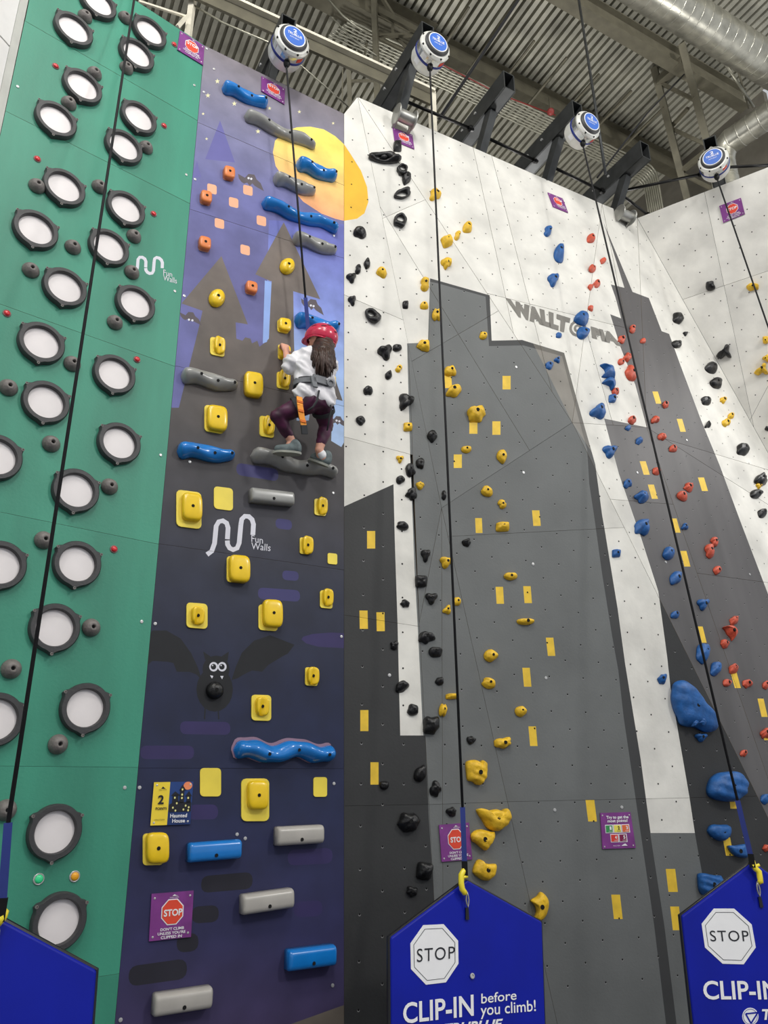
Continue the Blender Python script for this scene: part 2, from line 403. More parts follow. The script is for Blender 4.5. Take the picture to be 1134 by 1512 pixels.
for (u, v, w_, h_, a, m) in ((380, 697, 62, 18, 9, A_brick), (419, 774, 24, 15, 7, A_brick), (429, 850, 24, 14, 5, A_brick), (412, 878, 62, 17, 4, A_brick),
        (303, 1075, 74, 19, 1, A_brick2), (247, 1111, 79, 20, 0, A_brick2), (300, 1199, 44, 22, -1, A_brick2), (458, 1265, 66, 23, -3, A_brick2), (455, 1342, 42, 23, -4, A_brick2),
        (335, 1303, 76, 25, -5, A_brickd), (303, 1350, 40, 25, -4, A_brickd), (277, 1392, 32, 27, -6, A_brickd), (233, 1436, 86, 30, -8, A_brickd)):
    paint('blue', m, rrect(u, v, w_, h_, 0.4, a))
paint('blue', A_brick2, [(508, 935), (490, 934), (462, 936), (448, 940), (445, 944), (452, 950), (470, 955), (508, 957)])
paint('blue', A_kick, [(508, 1484), (430, 1512), (290, 1562), (290, 1592), (508, 1592)])
def logo(wall, T):
    P = [(0, 56), (8, 50), (12, 38), (13, 12), (17, 5), (24, 3), (31, 6), (34, 13), (34, 30)]
    Q = [(34, 32), (35, 38), (39, 43), (45, 45), (52, 42), (55, 34), (56, 6)]
    R = [(56, 6), (57, -2), (62, -7), (69, -7), (75, -3), (78, 4), (78, 20)]
    for path in (P, Q, R):
        paint(wall, A_logo, ribbon([T(x, y) for x, y in path], T.w))
class Tm:
    def __init__(s, o, ax, ay, w_): s.o = o; s.ax = ax; s.ay = ay; s.w = w_
    def __call__(s, x, y): return (s.o[0]+x*s.ax[0]+y*s.ay[0], s.o[1]+x*s.ax[1]+y*s.ay[1])
logo('blue', Tm((309, 764), (0.84, 0.08), (-0.06, 0.98), 7.0))
logo('green', Tm((197, 375), (0.55, 0.14), (-0.02, 0.50), 4.6))
# grey, black and white of the big wall
outer = [(635, 411), (723, 436), (726, 503), (771, 502), (833, 521), (847, 573), (866, 640), (879, 686), (889, 760), (893, 783), (912, 899), (923, 980), (936, 1060), (946, 1121), (960, 1226), (981, 1367), (999, 1512), (1010, 1592), (655, 1592), (640, 1313), (633, 1206), (624, 1070), (617, 930), (612, 840), (606, 680), (601, 507), (632, 506)]
inner = [(635, 416), (645, 418), (717, 438), (722, 511), (773, 510), (830, 526), (842, 573), (855, 620), (867, 664), (870, 714), (877, 760), (889, 847), (904, 940), (913, 990), (921, 1060), (930, 1121), (948, 1244), (966, 1367), (983, 1508), (994, 1592), (655, 1592), (640, 1313), (633, 1206), (624, 1070), (617, 930), (612, 840), (606, 680), (601, 507), (633, 506)]
lowgrey = [(960, 1230), (1026, 1230), (1036, 1286), (1070, 1500), (1082, 1592), (1010, 1592), (999, 1512), (981, 1367)]
tower2 = [(891, 328), (934, 431), (958, 440), (977, 489), (988, 493), (1005, 540), (1035, 620), (1063, 688), (1091, 764), (1134, 877), (1200, 1035), (1200, 1592), (1082, 1592), (1070, 1500), (1036, 1286), (1026, 1230), (1018, 1177), (1004, 1096), (990, 1015), (985, 969), (972, 873), (947, 795), (914, 700), (892, 618), (955, 631), (938, 568), (916, 512), (901, 464), (917, 470), (909, 440), (902, 420), (922, 425), (905, 370)]
paint('main', M_band, outer); paint('main', M_grey, inner)
def cut_convex(poly, tri):
    """polygon (nonconvex) restricted to a convex region, as convex pieces"""
    out = []
    for t in tris(poly):
        q = t
        for i in range(len(tri)): q = clip(q, tri[i], tri[(i+1) % len(tri)], 1) if q else []
        if q: out.append(q)
    return out
abover = ccw([(528, 143), (1200, 143), (1200, 1341), (845, 624)])
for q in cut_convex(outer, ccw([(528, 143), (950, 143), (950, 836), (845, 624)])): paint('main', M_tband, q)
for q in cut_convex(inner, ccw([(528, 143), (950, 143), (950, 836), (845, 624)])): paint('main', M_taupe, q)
paint('main', M_black, [(508, 748), (581, 715), (583, 800), (587, 920), (591, 1086), (628, 1086), (633, 1206), (640, 1313), (655, 1592), (508, 1592)])
paint('main', M_grey, lowgrey)
paint('main', M_black, tower2)
for q in cut_convex(tower2, ccw([(845, 624), (700, 143), (1210, 143), (1210, 1361)])): paint('main', M_black_lit, q)  # above the ridge the same black gets its lighter, lit colour
paint('main', A_moon2, [(508, 213), (518, 228), (533, 252), (542, 276), (544, 298), (538, 315), (527, 323), (508, 326)])
paint('right', M_grey, [(1113, 780), (1200, 797), (1200, 980), (1134, 838)])
for (u, v, w_, h_, dx) in ((748, 565, 12, 20, 0), (733, 632, 12, 20, 0), (699, 631, 12, 19, 0), (661, 563, 12, 20, 1), (676, 681, 12, 20, 0), (707, 776, 10, 22, 1), (792, 765, 11, 23, 2), (738, 879, 11, 25, 1.5), (779, 878, 11, 25, 2), (548, 797, 12, 26, 0), (537, 915, 12, 27, 0.5), (562, 918, 12, 28, 0.5), (813, 955, 11, 27, 3), (778, 1000, 11, 28, 2.5), (787, 1087, 11, 29, 2.5), (538, 1064, 12, 31, 0), (553, 1142, 12, 33, 0), (873, 1197, 13, 32, 4), (911, 1339, 13, 36, 4), (992, 1300, 14, 34, 4), (998, 1356, 13, 35, 4), (1006, 628, 8, 19, 5.5), (970, 587, 8, 18, 5.5), (952, 691, 9, 20, 6), (964, 726, 9, 21, 6), (1038, 715, 9, 20, 6), (998, 776, 8, 21, 6), (1012, 825, 9, 23, 6), (1037, 937, 7, 24, 6), (1086, 1003, 9, 26, 7), (1126, 1045, 9, 27, 6), (1084, 1188, 12, 12, 1), (1075, 1250, 11, 27, 5), (1131, 1086, 8, 14, 3)):
    paint('main', M_yel_print, [(u-w_/2-dx/2, v-h_/2), (u+w_/2-dx/2, v-h_/2), (u+w_/2+dx/2, v+h_/2), (u-w_/2+dx/2, v+h_/2)])

PT = {k: [(m, p, bbox(p), tris(p)) for m, p in v][::-1] for k, v in PAINT.items()}
def paint_at(wall, u, v):
    for m, p, b, t in PT[wall]:
        if b[0] <= u <= b[2] and b[1] <= v <= b[3] and inpoly(p, (u, v)): return m
    return None
WALLS = {}
for k, lab, base, org in (
    ('green', 'green climbing wall panels with two zigzag rows of black-rimmed white pads', M_green, GREEN.at(0, 1592)),
    ('blue', 'climbing wall printed with dark towers, bats, a big moon and a dusk sky', A_sky, BLUE.at(330, 1592)),
    ('main', 'tall faceted climbing wall painted white, grey and black with grid of bolt holes', M_white, MAIN.at(800, 1592)),
    ('right', 'white climbing wall at the right, turned towards the left', M_white, RIGHT.at(1150, 700))):
    org = Vector(org); org.z = 0
    WALLS[k] = (tag(empty('climbing_wall', org), lab, 'climbing wall'), base)
for f in FAC:
    wobj, base = WALLS[f.wall]
    polys = [f.poly]
    for a, b in f.seams:
        polys = [q for p in polys for q in (clip(p, a, b, 1), clip(p, a, b, -1)) if q]
    for poly in polys:
        pl = inset(poly, 0.2)
        if not pl or abs(area(pl)) < 12: continue
        bb = bbox(pl); mats = [base, M_edge]; done = []; rest = [pl]
        for m, p, b, ts in PT[f.wall]:
            if b[0] > bb[2] or b[2] < bb[0] or b[1] > bb[3] or b[3] < bb[1]: continue
            for t in ts:
                tb = bbox(t)
                if tb[0] > bb[2] or tb[2] < bb[0] or tb[1] > bb[3] or tb[3] < bb[1]: continue
                nr = []
                for q in rest:
                    qb = bbox(q)
                    if tb[0] > qb[2] or tb[2] < qb[0] or tb[1] > qb[3] or tb[3] < qb[1]: nr.append(q); continue
                    ins = q; outs = []
                    for i in range(3):
                        if not ins: break
                        o_ = clip(ins, t[i], t[(i+1) % 3], -1)
                        if o_: outs.append(o_)
                        ins = clip(ins, t[i], t[(i+1) % 3], 1)
                    if ins:
                        if m not in mats: mats.append(m)
                        done.append((ins, mats.index(m))); nr += outs
                    else: nr.append(q)
                rest = nr
        mb = MB()
        for q, mi in done+[(q, 0) for q in rest]:
            mb.add([f.plane.at(*p) for p in q], [tuple(range(len(q)))], mi)
        P3 = [f.plane.at(*p) for p in pl]; k = len(P3)
        mb.add(P3+[p-f.plane.n*0.018 for p in P3], [tuple(range(2*k-1, k-1, -1))]+[(i, i+k, (i+1) % k+k, (i+1) % k) for i in range(k)], 1)
        mb.build('panel', mats, wobj, origin=P3[0])
# the framing behind the panels, and bolt holes
for k, (wobj, base) in WALLS.items():
    mb = MB()
    for f in FAC:
        if f.wall == k: mb.prism([f.plane.at(*p, -0.02) for p in f.poly], f.plane.n, 0.03)
    tag(mb.build('backing', M_back, wobj), 'dark backing seen in the seams')
    if k in ('main', 'right'):
        mb = MB()
        for f in FAC:
            if f.wall != k: continue
            pts = [f.plane.at(*p) for p in f.poly]; O = M0
            s_ = [(p-O).dot(f.plane.e1) for p in pts]; t_ = [(p-O).dot(f.plane.e2) for p in pts]
            dt = 0.128; ds = 0.30
            ins_ = inset(f.poly, 2.0)
            for j in range(int(min(t_)/dt)-1, int(max(t_)/dt)+2):
                for i in range(int(min(s_)/ds)-1, int(max(s_)/ds)+2):
                    q = O+f.plane.e1*((i+0.5*(j % 2))*ds)+f.plane.e2*(j*dt)
                    q = q-f.plane.n*((q-f.plane.p).dot(f.plane.n))
                    if q.z < 0.3: continue
                    uv = pix(q)
                    if uv[0] > 1190 or uv[1] > 1580 or not inpoly(ins_, uv): continue
                    m = paint_at(k, *uv); dark = m in (M_grey, M_black, M_band, M_black_lit)
                    r0 = 0.0068
                    ring = [q+f.plane.n*0.0012+(f.plane.e1*math.cos(a)+f.plane.e2*math.sin(a))*r0 for a in [PI*x/4 for x in range(8)]]
                    mb.add(ring, [tuple(range(8))], 0)
                    if dark:
                        c = q+f.plane.n*0.0008-f.plane.e2*0.0026
                        mb.add([c+(f.plane.e1*math.cos(a)+f.plane.e2*math.sin(a))*0.0082 for a in [PI*x/4 for x in range(8)]], [tuple(range(8))], 1)
        tag(mb.build('bolt_hole', [M_hole, M_zinc], wobj), 'small threaded bolt holes in a grid', kind='stuff')

# ------------------------------------------------------------------ lettering
def glyphs(body, bold=0.0, spacing=1.0, shear=0.0, res=4):
    cu = bpy.data.curves.new('lettering', 'FONT'); cu.body = body; cu.resolution_u = res; cu.offset = bold; cu.space_character = spacing; cu.shear = shear
    cu.align_x = 'CENTER'; cu.space_line = 0.95
    o = bpy.data.objects.new('lettering', cu); COL.objects.link(o)
    dg = bpy.context.evaluated_depsgraph_get(); me = bpy.data.meshes.new_from_object(o.evaluated_get(dg))
    V = [(v.co.x, v.co.y) for v in me.vertices]; Fc = [tuple(p.vertices) for p in me.polygons]
    bpy.data.objects.remove(o); bpy.data.curves.remove(cu); bpy.data.meshes.remove(me)
    x0 = min(v[0] for v in V); x1 = max(v[0] for v in V); y0 = min(v[1] for v in V); y1 = max(v[1] for v in V)
    return [((v[0]-x0)/(x1-x0), (v[1]-y0)/(y1-y0)) for v in V], Fc
def quadmap(q, x, y):
    """q: top-left, top-right, bottom-right, bottom-left; x right, y up in 0..1"""
    t = ((q[0][0]*(1-x)+q[1][0]*x), (q[0][1]*(1-x)+q[1][1]*x)); b = ((q[3][0]*(1-x)+q[2][0]*x), (q[3][1]*(1-x)+q[2][1]*x))
    return (b[0]*(1-y)+t[0]*y, b[1]*(1-y)+t[1]*y)
def text_px(body, q, getp, m, parent, lift=0.003, name='lettering', label=None, **kw):
    V, Fc = glyphs(body, **kw); W = []
    for x, y in V:
        u, v = quadmap(q, x, y); pl = getp(u, v); W.append(pl.at(u, v)+pl.n*lift)
    o = mesh(name, W, Fc, m, parent, origin=W[0])
    if label: o['label'] = label
    return o
wm = WALLS['main'][0]
pw = lambda u, v: surf(u, v, 'main')
text_px('WALLT', [(746, 440), (842, 470), (838, 493), (758, 466)], pw, M_letter, wm, 0.003, bold=0.085, label='grey block lettering')
text_px('PIA', [(872, 482), (908, 492), (918, 512), (874, 499)], pw, M_letter, wm, 0.003, bold=0.085, label='grey block lettering')
mb = MB(); q = ell(853, 485, 12.5, 12, 0, 28); q2 = ell(853, 485, 8.8, 8.4, 0, 28); q3 = ell(853, 485, 6, 5.8, 0, 28); q4 = ell(853, 485, 2.6, 2.6, 0, 28)
V = [pw(*p).at(*p)+pw(*p).n*0.003 for p in q+q2+q3+q4]
mb.add(V, [(i, (i+1) % 28, 28+(i+1) % 28, 28+i) for i in range(28)]+[(56+i, 56+(i+1) % 28, 84+(i+1) % 28, 84+i) for i in range(28)])
mb.build('ring_emblem', M_letter, wm)
wb = WALLS['blue'][0]; wg = WALLS['green'][0]
text_px('Fun', [(371, 790), (388, 793), (388, 803), (371, 800)], lambda u, v: BLUE, A_logo, wb, 0.002)
text_px('Walls', [(371, 801), (400, 804), (399, 814), (371, 811)], lambda u, v: BLUE, A_logo, wb, 0.002)
text_px('Fun', [(241, 398), (254, 402), (254, 409), (241, 406)], lambda u, v: GREEN, A_logo, wg, 0.002)
text_px('Walls', [(241, 406), (261, 411), (261, 419), (241, 414)], lambda u, v: GREEN, A_logo, wg, 0.002)

# ------------------------------------------------------------------ screws in the mural and green walls
def disc(c, n, e1, r, h, mb, mi=0, seg=10): mb.lathe(c, n, [(r, 0), (r*0.9, h), (r*0.5, h*1.2)], seg, mi)
for u, v in ((762, 542), (773, 698), (787, 833), (806, 1001), (819, 1196), (575, 997), (983, 830), (1107, 848), (941, 698), (918, 1192), (1014, 650)):
    pl_ = surf(u, v, 'main'); mb = MB(); disc(pl_.at(u, v), pl_.n, pl_.e1, 0.013, 0.004, mb); mb.build('screw', M_screw, WALLS['main'][0], origin=pl_.at(u, v))
for wl, pln, pts in (('blue', BLUE, ((305, 72), (316, 102), (301, 136), (288, 265), (272, 437), (229, 921), (206, 1163), (280, 682), (492, 728), (504, 940), (493, 1157), (491, 1455), (178, 1506), (362, 1238), (350, 1232), (493, 348))),
                    ('green', GREEN, ((26, 128), (287, 126), (275, 258), (258, 430), (237, 672), (209, 918), (184, 1163)))):
    for u, v in pts:
        mb = MB(); disc(pln.at(u, v), pln.n, pln.e1, 0.011, 0.004, mb); mb.build('screw', M_screw, WALLS[wl][0], origin=pln.at(u, v))

# ------------------------------------------------------------------ pads, pucks and buttons of the green wall
def ring_pad(u, v, label):
    c = GREEN.at(u, v); t = tag(empty('climbing_pad', c), label, 'climbing pad', 'round white pads on the green wall')
    e1, e2, n = GREEN.e1, GREEN.e2, GREEN.n
    R, r = 0.138, 0.103; N = 48; mb = MB()
    rad = []
    for k in range(N):
        a = 2*PI*k/N; d = min(abs((a-math.radians(x)+PI) % (2*PI)-PI) for x in (270, 32, 148))
        rad.append(R+0.016*math.exp(-(d/0.13)**4))
    prof = [(1.0, 0.0), (1.0, 0.030), (0.95, 0.040), ('i', 0.040), ('i2', 0.030), ('i2', 0.008)]
    V = []
    for q, h in prof:
        for k in range(N):
            a = 2*PI*k/N
            rr = rad[k]*q if not isinstance(q, str) else (r+0.006 if q == 'i' else r)
            V.append(c+(e1*math.cos(a)+e2*math.sin(a))*rr+n*h)
    Fc = [(i*N+k, i*N+(k+1) % N, (i+1)*N+(k+1) % N, (i+1)*N+k) for i in range(len(prof)-1) for k in range(N)]
    o = mesh('rim', V, Fc, M_rim, t, origin=c); shade_auto(o, 0.7)
    V = [c+n*0.016]+[c+(e1*math.cos(2*PI*k/N)+e2*math.sin(2*PI*k/N))*r*1.0+n*0.012 for k in range(N)]
    mesh('pad', V, [(0, 1+k, 1+(k+1) % N) for k in range(N)], M_pad, t, origin=c, smooth=True)
    for x in (270, 32, 148):
        a = math.radians(x); p = c+(e1*math.cos(a)+e2*math.sin(a))*0.148+n*0.038
        mb = MB(); mb.lathe(p, n, [(0.009, 0), (0.009, 0.004), (0.005, 0.0045), (0.004, 0.001)], 10); mb.build('screw', M_puck, t, origin=p)
pads = [(143, 8), (107, 47), (219, 51), (200, 84), (120, 131), (81, 180), (203, 177), (181, 220), (93, 280), (184, 311), (51, 342), (159, 368), (94, 427), (198, 451), (59.5, 508.6), (167, 555), (66, 596), (174, 656), (-7, 677), (110, 726), (-2, 836), (112, 834), (79, 928), (124, 1046), (-8, 1063), (79, 1228), (85, 1360)]
seam_x = lambda v: 198-v*0.148
Lc = sorted([p for p in pads if p[0] < seam_x(p[1])], key=lambda p: p[1]); Rc = sorted([p for p in pads if p[0] >= seam_x(p[1])], key=lambda p: p[1])
for nm, lst in (('left of the rope', Lc), ('right of the rope', Rc)):
    for i, p in enumerate(lst):
        ring_pad(p[0], p[1], 'round white pad with black rim, %s %s' % (ordn(i, len(lst)), nm))
pucks = [(125, 26), (184, 28), (186, 102), (139, 110), (101, 154), (215, 219), (54, 276), (146, 277), (197, 350), (107, 366), (45, 400), (194, 403), (169, 477), (106, 538), (12, 573), (75, 656), (161, 719), (64, 798), (134, 927), (16, 988), (85, 1099), (8, 1196)]
pucks.sort(key=lambda p: p[1])
for i, (u, v) in enumerate(pucks):
    c = GREEN.at(u, v); n = GREEN.n
    mb = MB(); R = 0.052; mb.lathe(c, n, [(R, 0), (R*1.02, 0.01), (R*0.9, 0.025), (R*0.7, 0.040), (R*0.45, 0.050), (R*0.24, 0.053), (R*0.2, 0.045), (R*0.18, 0.025)], 22)
    o = mb.build('foothold', M_puck, origin=c, smooth=True)
    tag(o, 'grey domed foothold on the green wall, %s' % ordn(i, len(pucks)), 'foothold', 'grey footholds on the green wall')
    mb = MB(); mb.lathe(c+n*0.03, n, [(R*0.19, 0), (R*0.19, 0.004)], 10); mb.build('bolt', M_bolt, o, origin=c+n*0.03)
reds = sorted([(257, 66), (82, 98), (242, 186), (55, 235), (226.5, 316), (10, 463), (202, 531), (168, 811)], key=lambda p: p[1])
M_btn = mat('red_button_plastic', (214, 34, 44), 0.3, var=0.03, coat=0.4)
M_btng = mat('green_button_plastic', (60, 226, 150), 0.3, var=0.03, coat=0.4); M_btna = mat('amber_button_plastic', (244, 170, 30), 0.3, var=0.03, coat=0.4)
def button(u, v, m, label, cat='button', r=0.021):
    c = GREEN.at(u, v); t = tag(empty('button', c), label, cat)
    if m is M_btn: t['group'] = 'red buttons on the green wall'
    mb = MB(); mb.lathe(c, GREEN.n, [(r*1.35, 0), (r*1.35, 0.004), (r*1.2, 0.007), (r*1.05, 0.006)], 20); mb.build('bezel', M_screw if m is not M_btn else M_signred if False else mat('button_bezel', (150, 110, 110), 0.4), t, origin=c)
    mb = MB(); mb.lathe(c+GREEN.n*0.005, GREEN.n, [(r, 0), (r*0.95, 0.006), (r*0.6, 0.010), (r*0.2, 0.0115)], 18); mb.build('cap', m, t, origin=c, smooth=True)
for i, (u, v) in enumerate(reds): button(u, v, M_btn, 'small red button on the green wall, %s' % ordn(i, len(reds)), r=0.018)
button(57, 1298, M_btng, 'small mint green button near the foot of the green wall')
button(110, 1294, M_btna, 'small amber button near the foot of the green wall')
# ------------------------------------------------------------------ climbing holds
def rnd(seed):
    r = random.Random(seed); return r
def shape(kind, w_, h_, ang=0.0, seed=0, n=26):
    r = rnd(seed); ph = [r.uniform(0, 6.28) for _ in range(4)]; am = [r.uniform(0.02, 0.07) for _ in range(4)]
    out = []; ca, sa = math.cos(math.radians(ang)), math.sin(math.radians(ang))
    for k in range(n):
        t = 2*PI*k/n; x, y = math.cos(t), math.sin(t); q = 1.0
        if kind == 'round': q = 1+sum(a*math.sin((i+2)*t+p) for i, (a, p) in enumerate(zip(am, ph)))
        elif kind == 'rock':
            q = 1+1.6*sum(a*math.sin((i+2)*t+p) for i, (a, p) in enumerate(zip(am, ph)))
            q *= 1/max(abs(math.cos(((t+ph[0]) % (PI/3))-PI/6)), 0.5)*0.93
        elif kind == 'tri':      # point up
            q = 0.86+0.22*math.cos(3*(t+PI/2)); y = y*0.98
        elif kind == 'drop':     # pointed at the top
            x = x*(0.62+0.38*y*1.0) if y < 1 else x; x = math.cos(t)*(1-0.55*max(0, -y)**1.2); q = 1
        elif kind == 'bean': q = 1-0.30*math.exp(-((t-PI*0.5)/0.55)**2)+0.02*math.sin(5*t+ph[0])
        elif kind == 'half':     # flat on the left
            x = x if x > -0.35 else -0.35+(x+0.35)*0.25; x = (x-0.25)*1.25; q = 1
        elif kind == 'dome':     # flat bottom
            y = y if y < 0.45 else 0.45+(y-0.45)*0.3; y = (y+0.2)*1.2
        elif kind == 'two':      # pinched in the middle, tall
            x = x*(1-0.38*math.exp(-(y/0.28)**2))
        elif kind == 'cres':     # crescent bulging to the right
            x = x if x > 0 else x*-0.25; x = x*1.0-0.2*(1-abs(y)); q = 1.05
        elif kind == 'sq':
            q = 1/max(abs(math.cos(t)), abs(math.sin(t)))**0.75*0.92+0.03*math.sin(3*t+ph[1])
        x *= q*w_/2; y *= q*h_/2
        out.append((x*ca-y*sa, x*sa+y*ca))
    xs = [p[0] for p in out]; ys = [p[1] for p in out]
    cx, cy = (max(xs)+min(xs))/2, (max(ys)+min(ys))/2
    return [(p[0]-cx, p[1]-cy) for p in out]
def dome(u, v, outl, h, pln, m, name='climbing_hold', seed=0, amp=0.10, lean=(0, 0), flat=2.0, levels=7, parent=None, ridges=0, z0=0.0):
    """solid of a flat outline (pixel offsets on the wall) swelling to height h"""
    c = pln.at(u, v); top = c+pln.n*h; s = (pix(top)[0]-u, pix(top)[1]-v)
    cu, cv = u-s[0]*0.42, v-s[1]*0.42
    c = pln.at(cu, cv); base = [pln.at(cu+p[0]*0.97, cv+p[1]*0.97) for p in outl]; N = len(base)
    size = max((b-c).length for b in base)
    V = []; ap = pln.e1*lean[0]*size+pln.e2*lean[1]*size
    for i in range(levels+1):
        r = 1-(i/levels)**1.25
        if i == 1: r = 0.985
        hh = h*(1-r**flat)**(1/flat) if i else 0
        if i == 0: r = 0.97
        for k in range(N):
            d = base[k]-c; p = c+d*r+ap*(hh/h)+pln.n*(hh+z0)
            if i > 0:
                q = p*(1.0/size)*1.3+Vector((seed*7.3, seed*3.1, 0)); nz = mnoise.noise(q)*amp+mnoise.noise(q*2.7)*amp*0.45
                if ridges: nz += ridges*(abs((((p-c).dot(pln.e2)*1.0+(p-c).dot(pln.e1)*0.3)/size*2.5) % 1-0.5)-0.25)
                p = p+pln.n*(nz*size*min(1, hh/h*1.5))+d*(nz*0.35)
            V.append(p)
        if i == levels-0 and False: break
    V.append(c+ap+pln.n*(h*1.0+z0)); n = len(V)-1
    V = V[:levels*N]+[V[n]]; n = len(V)-1
    Fc = [(i*N+k, (i+1)*N+k, (i+1)*N+(k+1) % N, i*N+(k+1) % N) for i in range(levels-1) for k in range(N)]
    Fc += [((levels-1)*N+k, n, (levels-1)*N+(k+1) % N) for k in range(N)]
    Fc.append(tuple(range(N)))
    o = mesh(name, V, Fc, m, parent, origin=c, smooth=True)
    bm_flip(o)
    o['_s'] = size
    return o, c+ap*0.9+pln.n*h, size
def bm_flip(o):
    import bmesh
    bm = bmesh.new(); bm.from_mesh(o.data); bmesh.ops.recalc_face_normals(bm, faces=bm.faces); bm.to_mesh(o.data); bm.free()
def bolt(parent, p, n, r=0.010):
    mb = MB(); mb.lathe(p-n*0.012, n, [(r*1.3, 0), (r*1.3, 0.0125), (r*1.1, 0.0135), (r*0.9, 0.0125)], 12)
    mb.build('bolt', M_hole, parent, origin=p)
def jug(u, v, w_, h_, ang, pln, m, thick, seed, hole=(0, 0), name='climbing_hold'):
    """a loop hold with an open hole through it"""
    c = pln.at(u, v); N, S = 26, 10; o_ = shape('round', w_, h_, ang, seed, N); V = []
    hx, hy = hole
    for k in range(N):
        po = Vector(pln.at(u+o_[k][0], v+o_[k][1])); pi_ = Vector(pln.at(u+hx+o_[k][0]*thick, v+hy+o_[k][1]*thick*0.85))
        mid = (po+pi_)/2; hw = (po-pi_)/2; ht = max(hw.length*0.9, 0.02)
        for j in range(S):
            a = 2*PI*j/S; V.append(mid+hw*math.cos(a)*(1+0.06*math.sin(3*k+seed))+pln.n*(ht*0.8+ht*math.sin(a)))
    Fc = [(k*S+j, ((k+1) % N)*S+j, ((k+1) % N)*S+(j+1) % S, k*S+(j+1) % S) for k in range(N) for j in range(S)]
    o = mesh(name, V, Fc, m, origin=c, smooth=True); bm_flip(o)
    return o
HOLDS = []
def H(col, grp, wall, rows):
    for i, row in enumerate(rows):
        u, v, w_, h_, kind = row[:5]; ang = row[5] if len(row) > 5 else 0; word = row[6] if len(row) > 6 else ''
        HOLDS.append(dict(col=col, grp=grp, wall=wall, u=u, v=v, w=w_, h=h_, kind=kind, ang=ang, word=word))
H('black', 'black holds on the upper white left face', 'main', [
    (588, 215, 14, 17, 'sq'), (568, 235, 47, 15, 'long', 6, 'long double-holed'), (593, 252, 15, 17, 'ring', 0, 'ring-shaped'), (601, 263, 14, 19, 'drop', 200, 'horned'), (593, 287, 26, 14, 'ringf', -12, 'arched'),
    (590, 327, 20, 20, 'ring', 0, 'ring-shaped'), (532, 343, 21, 17, 'bean', 20), (542, 389, 9, 16, 'round'), (529, 397, 10, 15, 'two', 10), (519, 410, 16, 16, 'tri', 170), (520, 444, 13, 16, 'tri', 170),
    (550, 468, 26, 18, 'ringd', 42, 'teardrop-shaped holed'), (599, 450, 10, 12, 'sq'), (569, 520, 24, 24, 'tri', 165, 'large three-cornered'), (587, 513, 11, 16, 'bean', 90), (574, 553, 11, 15, 'drop', 20),
    (544, 576, 15, 15, 'bean', 0), (601, 592, 24, 27, 'tri', 205, 'large three-cornered'), (533, 621, 15, 13, 'round', 30)])
H('black', 'black holds beside the white strip', 'main', [
    (639, 644, 16, 19, 'drop', 180), (621, 684, 13, 17, 'round'), (607, 694, 15, 21, 'rock'), (592, 708, 14, 14, 'bean', -30), (608, 729, 18, 18, 'rock'), (656, 731, 8, 15, 'two'),
    (595, 776, 13, 21, 'bean', 110), (629, 821, 15, 21, 'tri', 180), (689, 801, 14, 12, 'rock'), (623, 858, 21, 20, 'sq'), (638, 884, 20, 20, 'tri', 180), (598, 891, 14, 12, 'rock'),
    (631, 942, 25, 18, 'rock', -8), (583, 953, 13, 14, 'rock'), (644, 963, 22, 16, 'round', 14), (595, 1014, 21, 17, 'round', -30), (649, 1006, 13, 13, 'round'), (610, 1048, 18, 18, 'round')])
H('black', 'black holds on the lower grey and black panels', 'main', [
    (638, 1071, 29, 28, 'rock', 0, 'big'), (697, 1093, 13, 14, 'rock'), (621, 1142, 18, 27, 'round', 15), (568, 1160, 15, 14, 'dome', 180), (644, 1165, 18, 23, 'rock'), (667, 1199, 15, 15, 'rock'),
    (605, 1215, 33, 33, 'rock', 20, 'big'), (628, 1287, 26, 30, 'sq', 10, 'big'), (609, 1317, 18, 16, 'rock')])
H('yellow', 'yellow holds on the upper white facets', 'main', [
    (644, 286, 18, 19, 'tri', -20), (691, 335, 14, 16, 'dome', 0), (676, 347, 9, 15, 'two', 15), (660, 356, 17, 18, 'sq', -20), (659, 388, 15, 18, 'rock'), (628, 419, 15, 21, 'two', 0, 'double-lobed'),
    (564, 402, 18, 13, 'round', 30, 'smooth oval'), (627, 451, 13, 11, 'dome', 0), (646, 465, 19, 15, 'two', 90, 'double-lobed'), (625, 510, 19, 18, 'rock', -20), (589, 544, 10, 12, 'two', 30)])
H('yellow', 'yellow holds on the overhanging grey face', 'main', [
    (714, 495, 12, 12, 'round'), (665, 547, 17, 17, 'rock'), (671, 577, 24, 17, 'round', -25), (705, 611, 29, 24, 'rock', 0, 'wide'), (603, 630, 15, 14, 'sq'), (689, 664, 16, 10, 'dome', 180),
    (742, 674, 16, 22, 'drop', 170), (591, 678, 12, 13, 'tri', 180), (621, 717, 12, 12, 'rock')])
H('yellow', 'yellow holds on the middle of the grey face', 'main', [
    (720, 725, 15, 21, 'bean', 120), (742, 744, 13, 15, 'two', -30), (743, 778, 22, 15, 'sq', 0), (660, 831, 20, 19, 'tri', 190), (755, 851, 21, 13, 'bean', 180), (675, 888, 12, 15, 'bean', 0),
    (660, 900, 13, 16, 'tri', 20), (777, 918, 27, 11, 'bean', 180, 'thin bow-shaped'), (726, 968, 20, 22, 'drop', 90), (722, 1009, 16, 23, 'bean', 115)])
H('yellow', 'yellow holds on the lower grey face', 'main', [
    (668, 1029, 21, 8, 'sq', 0, 'narrow'), (655, 1049, 23, 12, 'two', 95), (770, 1051, 17, 17, 'round'), (743, 1097, 26, 18, 'rock', -8), (704, 1141, 30, 39, 'Y1', 0, 'big ridged'),
    (729, 1211, 49, 35, 'Y2', 0, 'biggest two-eared'), (714, 1240, 37, 33, 'Y3', 0, 'big'), (716, 1285, 35, 33, 'Y4', 0, 'big shield-shaped'), (799, 1339, 28, 45, 'Y5', 0, 'big crescent')])
